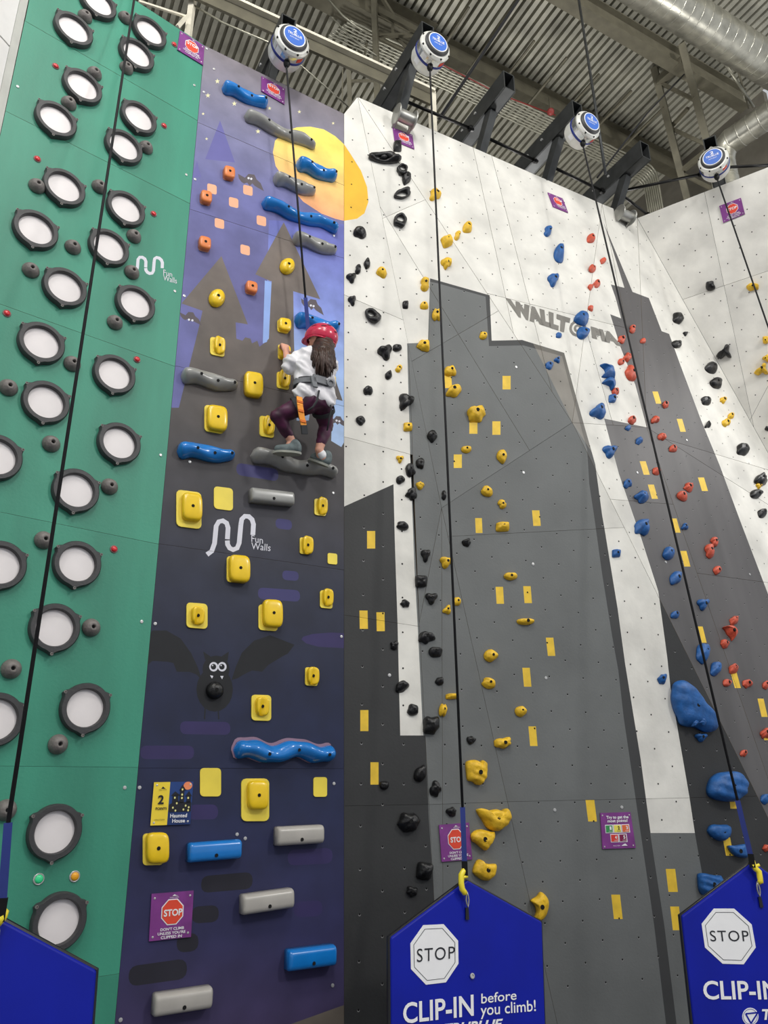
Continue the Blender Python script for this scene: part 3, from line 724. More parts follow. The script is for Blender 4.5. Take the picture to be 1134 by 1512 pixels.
H('blue', 'blue holds on the white upper facets', 'main', [
    (810, 340, 12, 17, 'two', 10), (827, 374, 16, 26, 'half', 180), (818, 414, 17, 20, 'tri', 180), (860, 470, 22, 20, 'dome', 25, 'half-ball'), (862, 491, 18, 18, 'dome', 200, 'half-ball'), (826, 495, 9, 8, 'round'),
    (812, 540, 12, 11, 'rock'), (823, 531, 10, 10, 'tri', 150), (899, 549, 22, 22, 'curl', 0, 'curled wave'), (901, 566, 20, 19, 'curl2', 0, 'hooked wave'), (905, 588, 11, 14, 'sq'), (884, 607, 24, 24, 'tri', 20, 'large')])
H('blue', 'blue holds on the slate tower', 'main', [
    (902, 667, 20, 22, 'tri', -60), (928, 632, 8, 8, 'round'), (945, 651, 10, 11, 'rock'), (928, 715, 13, 12, 'rock'), (949, 734, 19, 19, 'rock'), (950, 779, 22, 24, 'rock', 0, 'large'),
    (989, 817, 18, 20, 'drop', -20), (999, 853, 16, 21, 'round', 20), (1012, 777, 11, 11, 'tri', 0), (1040, 893, 18, 19, 'tri', 180), (998, 908, 13, 12, 'bean', 0), (1040, 966, 17, 31, 'round', 0, 'tall'), (1058, 988, 14, 22, 'round', 12)])
H('blue', 'blue holds on the lower white strip and black panel', 'main', [
    (911, 817, 14, 13, 'sq'), (979, 1003, 14, 16, 'rock'), (1028, 1044, 72, 80, 'B1', 0, 'huge slanting oblong'), (1037, 1090, 20, 14, 'tri', 180), (1075, 1162, 57, 47, 'B2', 0, 'huge layered round'),
    (1063, 1230, 34, 26, 'B3', 0, 'big three-cornered'), (1091, 1257, 31, 22, 'B4', 0, 'big horn-shaped'), (1051, 1306, 38, 34, 'B5', 0, 'big rippled'), (1131, 1181, 13, 15, 'round')])
H('red', 'red holds high on the white and slate wall', 'main', [
    (873, 351, 11, 14, 'dome'), (891, 385, 8, 9, 'round', 30), (876, 397, 11, 10, 'dome', 200), (882, 419, 10, 11, 'rock', 30), (873, 425, 9, 8, 'tri', 180), (873, 455, 8, 10, 'drop', 150),
    (935, 486, 10, 12, 'two'), (950, 503, 8, 8, 'dome'), (919, 502, 11, 11, 'rock'), (927, 527, 11, 13, 'rock'), (918, 534, 10, 10, 'round'), (933, 550, 14, 25, 'round', -20, 'long'), (910, 579, 11, 11, 'round')])
H('red', 'red holds in the middle of the slate tower', 'main', [
    (984, 598, 10, 10, 'rock'), (968, 619, 11, 12, 'rock', 20), (935, 621, 13, 11, 'round', 25), (978, 645, 12, 12, 'two', 100), (995, 662, 12, 11, 'dome'), (971, 696, 12, 12, 'rock'), (1017, 720, 13, 13, 'rock'), (1009, 733, 18, 12, 'round', 35),
    (1056, 800, 11, 15, 'two', -20), (1049, 814, 13, 22, 'two', -15), (1060, 842, 12, 14, 'drop', 190)])
H('red', 'red holds low on the slate tower', 'main', [
    (1085, 917, 13, 14, 'rock'), (1079, 935, 26, 24, 'cres', -35, 'curved'), (1072, 951, 14, 12, 'rock', 40), (1085, 988, 15, 14, 'round'), (1075, 1008, 12, 12, 'round', 40), (1105, 1010, 14, 13, 'rock'),
    (1132, 1012, 10, 12, 'round'), (1131, 1083, 14, 15, 'rock'), (1099, 1113, 11, 10, 'two', 95), (1132, 1253, 10, 11, 'round')])
H('black', 'black holds along the right-hand corner', 'main', [
    (1003, 469, 14, 19, 'round', -25, 'leaf-shaped'), (1013, 493, 8, 7, 'tri', 180), (1000, 508, 14, 11, 'round', 35), (1051, 543, 19, 14, 'round', 45), (1059, 565, 19, 15, 'round', 35),
    (1044, 592, 15, 12, 'round', 35), (1046, 627, 11, 9, 'tri', 120), (1099, 664, 19, 16, 'round', 50), (1126, 708, 19, 18, 'rock', 0, 'jagged'), (1118, 729, 17, 14, 'round', 10), (1127, 758, 14, 14, 'drop', -60)])
H('black', 'black holds on the white right wall', 'right', [
    (1049, 422, 15, 16, 'round'), (1069, 520, 24, 23, 'boot', 0, 'boot-shaped'), (1133, 633, 8, 8, 'round')])
H('yellow', 'yellow holds near the right edge', 'main', [
    (1069, 591, 10, 9, 'rock'), (1080, 614, 9, 9, 'dome'), (1073, 624, 13, 11, 'two', 60), (1122, 718, 10, 9, 'tri', 180)])
H('yellow', 'yellow holds on the right wall', 'right', [
    (1111, 424, 19, 12, 'round', 0, 'oblong'), (1130, 502, 9, 13, 'sq'), (1131, 529, 12, 12, 'tri', -90), (1124, 546, 22, 19, 'boot', 0, 'knobbly')])
CUSTOM = {
    'Y1': [(-15, -15), (-9, -19), (0, -18), (5, -14), (9, -19), (14, -14), (14, 0), (13, 10), (9, 14), (6, 19), (0, 18), (-5, 14), (-12, 12), (-14, 2)],
    'Y2': [(-24, -16), (-17, -17), (-11, -13), (-4, -15), (4, -16), (12, -13), (18, -17), (23, -13), (24, -3), (21, 4), (18, 9), (10, 16), (2, 17), (-6, 14), (-11, 8), (-15, 1), (-21, -8)],
    'Y3': [(-18, -6), (-13, -13), (-4, -16), (5, -14), (12, -12), (18, -12), (18, -3), (13, 6), (8, 14), (4, 17), (-3, 12), (-10, 6), (-16, 2)],
    'Y4': [(-9, -16), (-3, -11), (6, -9), (17, -9), (17, 0), (14, 9), (7, 15), (0, 16), (-8, 12), (-15, 6), (-17, 2), (-15, -6)],
    'Y5': [(1, -22), (8, -17), (13, -8), (13, 2), (9, 13), (3, 20), (-4, 22), (-8, 17), (-5, 8), (-8, -2), (-14, -9), (-5, -15)],
    'B1': [(-32, -25), (-30, -34), (-22, -38), (-12, -37), (-3, -30), (6, -18), (14, -8), (24, 2), (33, 12), (36, 22), (33, 31), (24, 37), (14, 36), (2, 30), (-10, 29), (-20, 25), (-24, 15), (-30, 2), (-33, -12)],
    'B2': [(-27, 4), (-23, -10), (-14, -19), (-2, -22), (12, -22), (21, -18), (27, -5), (26, 8), (20, 17), (10, 22), (-2, 22), (-15, 19), (-24, 14)],
    'B3': [(-17, -3), (-12, -12), (0, -12), (12, -12), (17, -6), (16, 3), (10, 10), (3, 13), (-5, 10), (-12, 5)],
    'B4': [(-15, -8), (-4, -9), (8, -11), (14, -10), (14, 9), (8, 11), (-1, 9), (-9, 3)],
    'B5': [(-18, -16), (-8, -17), (5, -14), (16, -13), (19, -4), (14, 6), (6, 12), (-4, 16), (-12, 17), (-17, 8), (-18, -4)],
    'boot': [(3, -11), (8, -9), (7, -2), (10, 3), (11, 8), (6, 8), (2, 5), (-4, 10), (-8, 9), (-12, 6), (-8, 1), (-1, -3)],
    'curl': [(-12, -11), (-4, -9), (4, -6), (9, 0), (12, 10), (6, 8), (-2, 8), (-9, 6), (-3, 1), (-5, -5)],
    'curl2': [(-9, -4), (-2, -9), (6, -7), (10, -1), (9, 6), (4, 10), (2, 4), (-4, 1), (-10, -1)],
}
def dense(poly, k=3):
    """Catmull-Rom through the outline points"""
    out = []; n = len(poly)
    for i in range(n):
        p0, p1, p2, p3 = poly[i-1], poly[i], poly[(i+1) % n], poly[(i+2) % n]
        for j in range(k):
            t = j/k
            out.append(tuple(0.5*((2*p1[a])+(-p0[a]+p2[a])*t+(2*p0[a]-5*p1[a]+4*p2[a]-p3[a])*t*t+(-p0[a]+3*p1[a]-3*p2[a]+p3[a])*t**3) for a in (0, 1)))
    return out
HM = {'black': M_blk, 'yellow': M_yel, 'blue': M_blu, 'red': M_red}
from collections import defaultdict
bygrp = defaultdict(list)
for h in HOLDS: bygrp[h['grp']].append(h)
seed = 0
for grp, lst in bygrp.items():
    lst.sort(key=lambda h: h['v'])
    place = grp.split('holds ')[1]
    for i, h in enumerate(lst):
        seed += 1; pln = surf(h['u'], h['v'], h['wall']); m = HM[h['col']]; u, v, w_, h_ = h['u'], h['v'], h['w'], h['h']
        P = pln.at(u, v); dist = (P-CAM).length; size = (w_+h_)/2/F*dist
        hgt = min(max(size*0.42, 0.022), 0.13); kind = h['kind']
        if kind.startswith('ring') or kind == 'long':
            if kind == 'long':
                o = jug(u-1, v, w_, h_, h['ang'], pln, m, 0.45, seed, (-3, 1))
                q, _, _ = dome(u-1, v-3, shape('round', 12, 8, 0, seed), 0.05, pln, m, 'ridge', seed, parent=o)
            else:
                th = {'ring': 0.50, 'ringf': 0.62, 'ringd': 0.42}[kind]; hl = {'ring': (0.5, -1.5), 'ringf': (-1, 2.5), 'ringd': (-3, -2)}[kind]
                if kind == 'ringd':
                    c = pln.at(u, v)
                o = jug(u, v, w_, h_, h['ang'], pln, m, th, seed, hl)
        else:
            outl = dense(CUSTOM[kind]) if kind in CUSTOM else shape(kind, w_, h_, h['ang'], seed)
            if kind in CUSTOM:
                xs = [p[0] for p in outl]; ys = [p[1] for p in outl]; sx, sy = w_/(max(xs)-min(xs)), h_/(max(ys)-min(ys)); outl = [(p[0]*sx, p[1]*sy) for p in outl]
            rr = rnd(seed*3); big = kind[0] in 'YB'
            o, tp, sz = dome(u, v, outl, hgt*(0.8 if big else 1), pln, m, 'climbing_hold', seed, 0.13 if kind in ('rock', 'sq', 'two') else 0.07, (rr.uniform(-.15, .15), rr.uniform(0.05, .3) if not big else 0.05), 2.2 if not big else 3.2, ridges={'B2': 0.13, 'B5': 0.18, 'Y2': 0.09, 'Y1': 0.10, 'Y3': 0.07, 'B1': 0.04}.get(kind, 0), levels=9 if big else 7)
            if kind == 'B1':
                for q_, s_ in (((u-18, v-5), 9), ((u-20, v+12), 8), ((u+2, v+22), 10), ((u-8, v+24), 7)):
                    dome(q_[0], q_[1], shape('rock', s_*1.5, s_*1.6, 0, seed+s_), 0.05, pln, m, 'lump', seed+s_, 0.2, parent=o, z0=0.05)
            if min(w_, h_) >= 9 and kind not in ('curl', 'curl2'):
                bolt(o, tp+pln.n*0.001, pln.n, max(0.0065, min(0.012, sz*0.13)))
        lb = '%s%s hold, %s of the %s' % ((h['word']+' ' if h['word'] else ''), h['col'], ordn(i, len(lst)), grp)
        ws = lb.split()
        if len(ws) > 16: lb = ' '.join(lb.replace(' from the top', '').split()[:16])
        tag(o, lb, 'climbing hold', grp)
        if '_s' in o: del o['_s']

# ------------------------------------------------------------------ holds of the mural wall
def plate(u, v, w_, h_, t=None, ang=0, z=0.010, name='plate', parent=None, m=None, skew=0.0):
    q = rrect(u, v, w_, h_, 0.18, ang, skew); mb = MB(); mb.prism([BLUE.at(p[0], p[1], z) for p in q], BLUE.n, z-0.0005)
    return mb.build(name, m or M_yplate, parent, origin=BLUE.at(u, v))
def superb(u, v, w_, h_, hgt, m, name, parent=None, ang=0, ex=4.5, flat=3.0, concave=0.0, slope=0.0, skew=0.0):
    """rounded block"""
    N = 36; base = []; c0_ = BLUE.at(u, v); s = pix(c0_+BLUE.n*hgt); su, sv = (s[0]-u)*0.42, (s[1]-v)*0.42
    ca, sa = math.cos(math.radians(ang)), math.sin(math.radians(ang))
    c = BLUE.at(u-su, v-sv); V = []; loc = []
    for k in range(N):
        t = 2*PI*k/N; x, y = math.cos(t), math.sin(t); q = (abs(x)**ex+abs(y)**ex)**(-1/ex); x, y = x*q, y*q
        loc.append((x, y)); px_, py_ = x*w_/2, y*h_/2
        base.append(BLUE.at(u-su+px_+py_*skew, v-sv+py_+px_*sa/ca))
    L = 8
    for i in range(L):
        r = [1, 1, 0.985, 0.93, 0.82, 0.62, 0.4, 0.18][i]; hh = hgt*[0.0, 0.55, 0.78, 0.92, 0.98, 1.0, 1.0, 1.0][i]
        for k in range(N):
            x, y = loc[k][0]*r, loc[k][1]*r
            a = hh*(1+slope*x*0.5+slope*0.3*y)
            if concave and i >= 2: a -= hgt*concave*max(0, 1-(x+0.25*y)**2*3.5)*(0.35+0.65*(y*0.5+0.5))
            elif i >= 2: a -= hgt*0.10*(y*y)
            V.append(c+(base[k]-c)*r+BLUE.n*max(a, 0.004 if i else 0))
    V.append(c+BLUE.n*(hgt*(1-concave*0.65))); n = len(V)-1
    Fc = [(i*N+k, (i+1)*N+k, (i+1)*N+(k+1) % N, i*N+(k+1) % N) for i in range(L-1) for k in range(N)]+[((L-1)*N+k, n, (L-1)*N+(k+1) % N) for k in range(N)]+[tuple(range(N))]
    o = mesh(name, V, Fc, m, parent, origin=c, smooth=True); bm_flip(o)
    bolt(o, c+BLUE.n*(hgt*(1-concave*0.65)+0.002), BLUE.n, 0.008)
    return o
rows = [  # kind, u, v, w, h, plate (u, v, w, h) or None
    ('block', 374, 568, 27, 37, None), ('block', 320, 618, 30, 38, (316, 619, 28, 39)), ('block', 283, 749, 30, 42, (279, 752, 37, 54)), ('block', 353, 840, 31, 41, (348, 841, 26, 38)),
    ('block', 402, 906, 29, 42, (396, 912, 28, 38)), ('block', 380, 1174, 30, 44, (377, 1181, 41, 63)), ('block', 232, 1252, 34, 47, (226, 1254, 30, 47)),
    ('wedge', 324, 510, 17, 25, (321, 512, 21, 26)), ('wedge', 420, 559, 17, 25, (418, 562, 18, 24)), ('wedge', 397, 628, 17, 27, (394, 630, 21, 30)), ('wedge', 476, 747, 15, 26, (473, 749, 17, 24)),
    ('wedge', 454, 805, 17, 27, (450, 806, 14, 24)), ('wedge', 484, 882, 16, 26, (482, 885, 18, 26)), ('wedge', 462, 998, 18, 27, (460, 999, 18, 27)), ('wedge', 292, 909, 20, 27, (291, 909, 31, 37)),
    ('wedge', 387, 1043, 20, 29, (386, 1045, 29, 38)), ('cube', 420, 480, 18, 19, (418, 482, 16, 18)), ('cube', 420, 520, 17, 21, (417, 520, 12, 21)), ('cube', 488, 562, 14, 18, (486, 562, 12, 18))]
NAME = {'block': 'block-shaped', 'wedge': 'scooped wedge-shaped', 'cube': 'small cube-shaped'}
spec = {(420, 520): 'small yellow cube hold gripped by the child\'s left hand', (488, 562): 'small yellow hold half hidden behind the child\'s white shirt', (420, 480): 'small yellow cube hold just above the child\'s left hand'}
for kd in ('block', 'wedge', 'cube'):
    ll = sorted([r for r in rows if r[0] == kd], key=lambda r: r[2])
    for i, (k_, u, v, w_, h_, pl_) in enumerate(ll):
        c = BLUE.at(u, v); t = tag(empty('climbing_hold', c), spec.get((u, v), 'yellow %s hold on the mural wall, %s of its kind' % (NAME[kd], ordn(i, len(ll)))), 'climbing hold', 'yellow %s holds on the mural wall' % kd)
        if pl_: plate(pl_[0], pl_[1], pl_[2], pl_[3], parent=t, ang=max(-4, (1160-v)/2250*57*0.7), m=M_yplate)
        dist = (c-CAM).length; mm = w_/F*dist
        superb(u, v, w_*0.97, h_*0.97, mm*(0.42 if kd == 'block' else 0.5), M_yg, 'grip', t, ang=(1160-v)/2250*57*0.7, ex={'block': 4.5, 'wedge': 3.0, 'cube': 4}[kd], concave=0.55 if kd == 'wedge' else 0, slope=-0.25 if kd == 'wedge' else 0.12)
for (u, v, w_, h_, lab) in ((330, 736, 28, 33, 'plain yellow plate beside the grey bar hold'), (491, 825, 14, 16, 'smallest plain yellow plate on the mural wall'), (311, 1155, 31, 42, 'plain yellow plate right of the points board'), (473, 1162, 20, 29, 'plain yellow plate below the wavy blue hold at the right')):
    tag(plate(u, v, w_, h_, ang=(1160-v)/2250*40, z=0.006, name='plate', m=M_yplate), lab, 'plate')
for i, (u, v, w_, h_, m, lab) in enumerate(((321, 439, 25, 28, M_yg, 'round yellow disc hold on the left tower roof'), (425, 392, 23, 25, M_yg, 'round yellow disc hold on the right tower roof'), (318, 1019, 27, 27, M_blk, 'glossy black round hold under the eyes of the big bat'))):
    o, tp, sz = dome(u, v, ell(0, 0, w_/2, h_/2, 20, 30), 0.05, BLUE, m, seed=i, amp=0.0, flat=2.4); bolt(o, tp, BLUE.n, 0.009); del o['_s']; tag(o, lab, 'climbing hold')
orgs = ((338, 256, 17, 19), (304, 292, 17, 19), (302, 360, 18, 20), (371, 425, 17, 18))
for i, (u, v, w_, h_) in enumerate(orgs):
    c = BLUE.at(u, v); t = tag(empty('climbing_hold', c), 'orange cube-shaped hold with pale plate, %s on the mural wall' % ordn(i, 4), 'climbing hold', 'orange cube holds on the mural wall')
    plate(u-1, v+2, w_*0.85, h_*0.85, parent=t, ang=14, m=A_peach); superb(u, v, w_*0.95, h_*0.9, 0.055, M_org, 'grip', t, ang=14, ex=4)
# long wavy and straight bars
def bar(p0, p1, th, m, wave, lab, grp, name='long_hold', hgt=None, fat=1.0, ph=0.0, backer=None):
    N, S = 40, 12; a = BLUE.at(*p0); b = BLUE.at(*p1); d = (b-a).normalized(); up = BLUE.n.cross(d).normalized()
    if up.z < 0: up = -up
    L = (b-a).length; c = (a+b)/2; R = th/2/F*((c-CAM).y*CP+(c-CAM).z*SP)/0.93
    hg = hgt or R*1.5; V = []
    off = BLUE.n*0
    s = pix(c+BLUE.n*hg); back = BLUE.at(pix(c)[0]-(s[0]-pix(c)[0])*0.4, pix(c)[1]-(s[1]-pix(c)[1])*0.4)-c
    for i in range(N+1):
        t = i/N; x = t*L; e = min(x, L-x)
        if wave: rr = R*(1+0.30*(1-t)**2*fat-0.08*t+0.10*math.cos(ph+t*2*PI*wave*2)); rend = R
        else: rr = R; rend = R*0.30
        k_ = math.sqrt(max(0.0, 1-max(0, 1-e/rend)**2)) if e < rend else 1
        rr *= k_ if wave else 0.84+0.16*k_
        rr = max(rr, R*0.04)
        lat = R*0.30*math.sin(ph+t*2*PI*wave)*min(1, 4*t, 4*(1-t)) if wave else 0
        for j in range(S):
            an = PI*j/(S-1); cx_, sy_ = math.cos(an), math.sin(an)
            if not wave: cx_ = math.copysign(abs(cx_)**0.45, cx_); sy_ = abs(sy_)**0.45
            V.append(a+back+d*x+up*(lat+rr*cx_)+BLUE.n*(hg*sy_*min(1, rr/R)*(1+(0.12*math.sin(9*t+2*cx_) if wave else 0))))
    Fc = [(i*S+j, i*S+j+1, (i+1)*S+j+1, (i+1)*S+j) for i in range(N) for j in range(S-1)]+[(i*S+S-1, i*S, (i+1)*S, (i+1)*S+S-1) for i in range(N)]
    Fc += [tuple(range(S)), tuple(range(N*S, N*S+S))]
    o = mesh(name, V, Fc, m, origin=c, smooth=True); bm_flip(o); tag(o, lab, 'climbing hold', grp)
    if backer is not None:
        e_ = []
        for i in range(0, N+1): e_.append(V[i*S]+up*0.014-back*0.6-d*0.02)
        for i in range(N, -1, -1): e_.append(V[i*S+S-1]-back*0.6-d*0.02)
        mb = MB(); mb.prism([p-BLUE.n*((p-a).dot(BLUE.n))+BLUE.n*0.006 for p in e_], BLUE.n, 0.005); mb.build('base_plate', backer, o, origin=c)
    for t in ((0.5,) if not wave else (0.3, 0.6, 0.9)):
        i = int(t*N); bolt(o, V[i*S+S//2]+BLUE.n*0.002, BLUE.n, 0.008)
    return o
g1 = 'long wavy holds on the mural wall'; g2 = 'straight bar holds on the mural wall'
bar((329, 127), (396, 152), 17, M_bg, 1.0, 'topmost wavy blue hold, at the upper left of the mural wall', g1, ph=0.6)
bar((362, 168), (467, 215), 17, M_gg, 1.3, 'long wavy grey hold reaching over the upper left of the moon', g1, ph=0.6, fat=0.6)
bar((439, 240), (498, 260), 19, M_bg, 1.0, 'short wavy blue hold in front of the moon', g1, ph=0.6)
bar((405, 262), (467, 281), 18, M_gg, 0.8, 'short wavy grey hold on the lower left of the moon', g1, ph=0.8)
bar((388, 297), (500, 337), 18, M_bg, 1.5, 'longest wavy blue hold, just under the moon', g1, ph=0.4, fat=0.4)
bar((434, 350), (498, 368), 18, M_gg, 0.8, 'wavy grey hold below the long blue one under the moon', g1, ph=0.8)
bar((437, 471), (502, 483), 20, M_bg, 1.0, 'wavy blue hold directly above the red helmet', g1, ph=0.6)
bar((269, 553), (352, 567), 21, M_gg, 0.8, 'wavy grey hold on the left tower, left of the child', g1, ph=0.8)
bar((263, 664), (348, 670), 21, M_bg, 0.8, 'wavy blue hold at the left, below the yellow block', g1, ph=0.8)
bar((373, 670), (499, 697), 22, M_gg, 1.4, 'long wavy grey hold the child stands on', g1, ph=0.3, fat=0.3, hgt=0.10)
bar((347, 1107), (496, 1112), 25, M_bg, 2.0, 'lowest wavy blue hold with a violet base plate', g1, ph=0.2, fat=0.1, backer=mat('mauve_plate', (150, 120, 140), 0.5))
bar((369, 731), (432, 738), 20, M_gg, 0, 'upper grey bar hold, just below the child', g2, 'bar_hold')
bar((407, 1235), (475, 1231), 24, mat('pale_grey_plastic', (176, 172, 166), 0.4, coat=0.2), 0, 'grey bar hold right of the blue bar hold', g2, 'bar_hold')
bar((277, 1259), (354, 1253), 25, M_bg, 0, 'blue bar hold below the yellow block and plate', g2, 'bar_hold')
bar((356, 1336), (431, 1325), 25, MATS['pale_grey_plastic'], 0, 'slanting pale grey bar hold, second lowest on the mural wall', g2, 'bar_hold')
bar((423, 1418), (493, 1409), 26, M_bg, 0, 'blue bar hold at the lower right of the mural wall', g2, 'bar_hold')
bar((226, 1484), (311, 1471), 27, MATS['pale_grey_plastic'], 0, 'lowest pale grey bar hold, at the lower left of the mural wall', g2, 'bar_hold')
# ------------------------------------------------------------------ hall shell: floor, deck ceiling, far walls
H_ = 12.5
a0, a1 = pz(650, 64, H_), pz(991, 240, H_)
D1 = (a1-a0).normalized(); D2 = Vector((-D1.y, D1.x, 0)); UP = Vector((0, 0, 1))
M_floor = mat('grey_floor_matting', (92, 92, 98), 0.8, var=0.06)
M_deck = mat('galvanised_deck', (176, 174, 160), 0.5, 0.25, var=0.12, scale=3, bump=0.1)
M_olive = mat('olive_painted_steel', (104, 100, 84), 0.65, 0.1, var=0.1)
M_hallw = mat('taupe_hall_wall', (104, 100, 90), 0.85, var=0.06)
M_lwall = mat('white_side_wall', (226, 224, 222), 0.7, var=0.03)
M_ltrim = mat('pale_grey_trim', (196, 196, 190), 0.6, var=0.05)
M_cream = mat('cream_flange_paint', (226, 220, 202), 0.5)
M_duct = mat('galvanised_duct', (178, 176, 164), 0.32, 0.75, var=0.14, scale=7, bump=0.1)
M_cond = mat('conduit_steel', (170, 168, 152), 0.35, 0.5, var=0.1)
O = Vector((2, 8, 0))
mb = MB(); mb.prism([O+D1*s+D2*t for s, t in ((-16, -16), (7, -16), (7, 8), (-16, 8))], UP, 0.1); tag(mb.build('floor', M_floor), kind='structure')
wr = pz(1091, 164, H_); sR = (wr-O).dot(D1)
mb = MB(); pitch = 0.118; n = int((sR+12)/pitch); V = []
for i in range(n+1):
    s0 = sR-i*pitch
    for ds, dz in ((0, 0), (-0.070, 0), (-0.074, 0.085), (-0.114, 0.085)):
        for t in (-14, 8): p = O+D1*(s0+ds)+D2*t; V.append(Vector((p.x, p.y, H_+dz)))
Fc = [(2*j, 2*j+1, 2*j+3, 2*j+2) for j in range(len(V)//2-1)]
tag(mesh('ceiling', V, Fc, M_deck), kind='structure')
mb = MB(); mb.prism([O+D1*s+D2*t+UP*(H_+0.3) for s, t in ((-13, -14), (sR, -14), (sR, 8), (-13, 8))], UP, 0.1); tag(mb.build('ceiling', M_back), kind='structure')
def vwall(name, p, q, z0, z1, m, th=0.1):
    mb = MB(); d = (q-p).normalized(); nn = Vector((-d.y, d.x, 0)); P = [p.xy.to_3d(), q.xy.to_3d()]
    mb.prism([P[0]+UP*z0, P[1]+UP*z0, P[1]+UP*z1, P[0]+UP*z1], nn, th); return tag(mb.build(name, m), kind='structure')
wR0 = O+D1*sR; vwall('wall_right', wR0-D2*1.0, wR0+D2*8, 0, H_, M_hallw); vwall('wall_back', O+D1*sR+D2*8, O-D1*13+D2*8, 0, H_, M_hallw)
gt, gbm = GREEN.at(61, -90), GREEN.at(-295, 1592); dl = Vector((math.sin(math.radians(200)), math.cos(math.radians(200)), 0))
nl = (gbm-gt).cross(dl).normalized()
if nl.dot(CAM-gt) < 0: nl = -nl
mb = MB(); mb.prism([gt, gt+dl*0.06, gbm+dl*0.06, gbm], nl, 0.05); tag(mb.build('trim_1', M_ltrim), kind='structure')
for k in range(6):
    a, b = k/6+0.001, (k+1)/6-0.001
    mb = MB(); mb.prism([gt.lerp(gbm, a)+dl*0.063, gt.lerp(gbm, a)+dl*1.6, gt.lerp(gbm, b)+dl*1.6, gt.lerp(gbm, b)+dl*0.063], nl, 0.05)
    if k == 0: wl_ = tag(mb.build('wall_left', M_lwall), kind='structure')
    else: mb.build('panel', M_lwall, wl_)
# ------------------------------------------------------------------ roof steel
def girder(name, p, q, w_, h_, m, lab, fl=0.02):
    t = tag(empty(name, (p+q)/2), lab, 'roof beam'); up = UP
    mb = MB(); mb.beam(p, q, fl, h_, up); mb.build('web', m, t, origin=(p+q)/2)
    for s in (1, -1):
        mb = MB(); mb.beam(p+up*(s*h_/2), q+up*(s*h_/2), w_, fl, up); mb.build('flange', m, t, origin=(p+q)/2+up*(s*h_/2))
    return t
b0, b1 = pz(650, 74, H_-0.22), pz(991, 244, H_-0.22)
girder('roof_beam', b0-D1*7, b1+D1*0.2, 0.18, 0.38, M_olive, 'olive roof beam running just above the conduits')
b0, b1 = pz(860, 14, H_-0.22), pz(1098, 149, H_-0.22)
girder('roof_beam', b0-D1*8, b1, 0.18, 0.36, M_olive, 'olive roof beam that ends beside the big round duct')
b0 = pz(536, 12, H_-0.3); girder('roof_beam', b0-D1*9, b0+D1*1.2, 0.3, 0.5, M_olive, 'olive roof beam at the top behind the left steel column')
def frame(name, lab, segs, m, cat='steelwork', part='strut'):
    P = [s[0] for s in segs]; c = sum(P, Vector())/len(P); t = tag(empty(name, c), lab, cat)
    for s in segs:
        mb = MB(); mb.beam(s[0], s[1], s[2], s[3] if len(s) > 3 else s[2]); mb.build(s[4] if len(s) > 4 else part, m, t, origin=s[0])
    return t
def e(u, v, Y): return py(u, v, Y)
frame('truss_column', 'olive lattice steel column behind the white wall\'s apex', [
    (e(551, -40, 7.3), e(559, 190, 7.6), 0.075, 0.075, 'post'), (e(557, 15, 7.5), e(622, 48, 7.2), 0.07), (e(558, 53, 7.5), e(622, 51, 7.3), 0.045), (e(579.5, 26, 7.45), e(580, 52, 7.45), 0.04),
    (e(584, 55, 7.5), e(604, 74, 7.4), 0.035), (e(559, 57, 7.5), e(606, 80, 7.4), 0.03), (e(563, -5, 7.4), e(581, 24, 7.5), 0.045), (e(569, 112, 7.6), e(592, 101, 7.4), 0.04)], M_olive)
frame('steel_column', 'short olive column standing left of the white wall\'s apex', [(e(515, 98, 7.6), e(517, 175, 7.9), 0.06, 0.06, 'post'), (e(506, 102, 7.6), e(505, 168, 7.8), 0.018), (e(515, 120, 7.7), e(553, 119, 7.7), 0.03)], M_olive)
frame('truss_brace', 'pale slanting braces left of the lattice column', [(e(546, 2, 7.9), e(518, 72, 8.1), 0.03), (e(536, 20, 7.9), e(524, 62, 8.1), 0.03), (e(545, 45, 7.7), e(535, 100, 7.8), 0.025), (e(526, 62, 8.0), e(540, 108, 8.1), 0.03), (e(517, 40, 8.0), e(514, 100, 8.1), 0.05)], M_olive)
frame('roof_tower', 'ladder-like olive steel frame hanging near the right corner', [
    (e(966, 101, 8.7), e(1019, 308, 9.35), 0.10, 0.10, 'post'), (e(1007, 66, 8.2), e(1064, 286, 8.9), 0.10, 0.10, 'post'),
    (e(976, 123, 8.75), e(1024, 147, 8.45), 0.05), (e(992, 190, 9.0), e(1041, 213, 8.65), 0.05), (e(973, 121, 8.75), e(1010, 89, 8.3), 0.12), (e(992, 186, 9.0), e(1016, 160, 8.6), 0.05),
    (e(1005, 254, 9.2), e(1041, 225, 8.7), 0.07), (e(1005, 256, 9.2), e(1060, 283, 8.9), 0.05)], M_olive)
# white rail behind the walls
r0, r1 = pz(312, 0, 8.8), pz(638, 148, 8.8); rd = (r1-r0).normalized(); t = tag(empty('rail_beam', r0), 'long rail with a cream top edge behind the mural wall\'s top', 'rail')
mb = MB(); mb.beam(r0-rd*2.5, r1, 0.03, 0.17); mb.build('web', M_olive, t, origin=r0)
mb = MB(); mb.beam(r0-rd*2.5+UP*0.085-D2*0.03, r1+UP*0.085-D2*0.03, 0.09, 0.035); mb.build('flange', M_cream, t, origin=r0)
mb = MB(); mb.beam(r1+UP*0.1, r1-UP*0.9, 0.09, 0.05, D1); mb.build('end_post', M_cream, t, origin=r1)
p0 = pz(285, -4, 8.85); frame('rail_post', 'short cream post behind the green wall\'s top corner', [(p0+UP*0.1, p0-UP*0.8, 0.075, 0.05, 'post'), (e(205, 2, p0.y-0.4), e(276, 25, p0.y-0.1), 0.02, 0.02, 'rod'), (e(276, 24, p0.y-0.1), e(262, 40, p0.y-0.2), 0.03, 0.03, 'clamp')], M_cream, 'post')
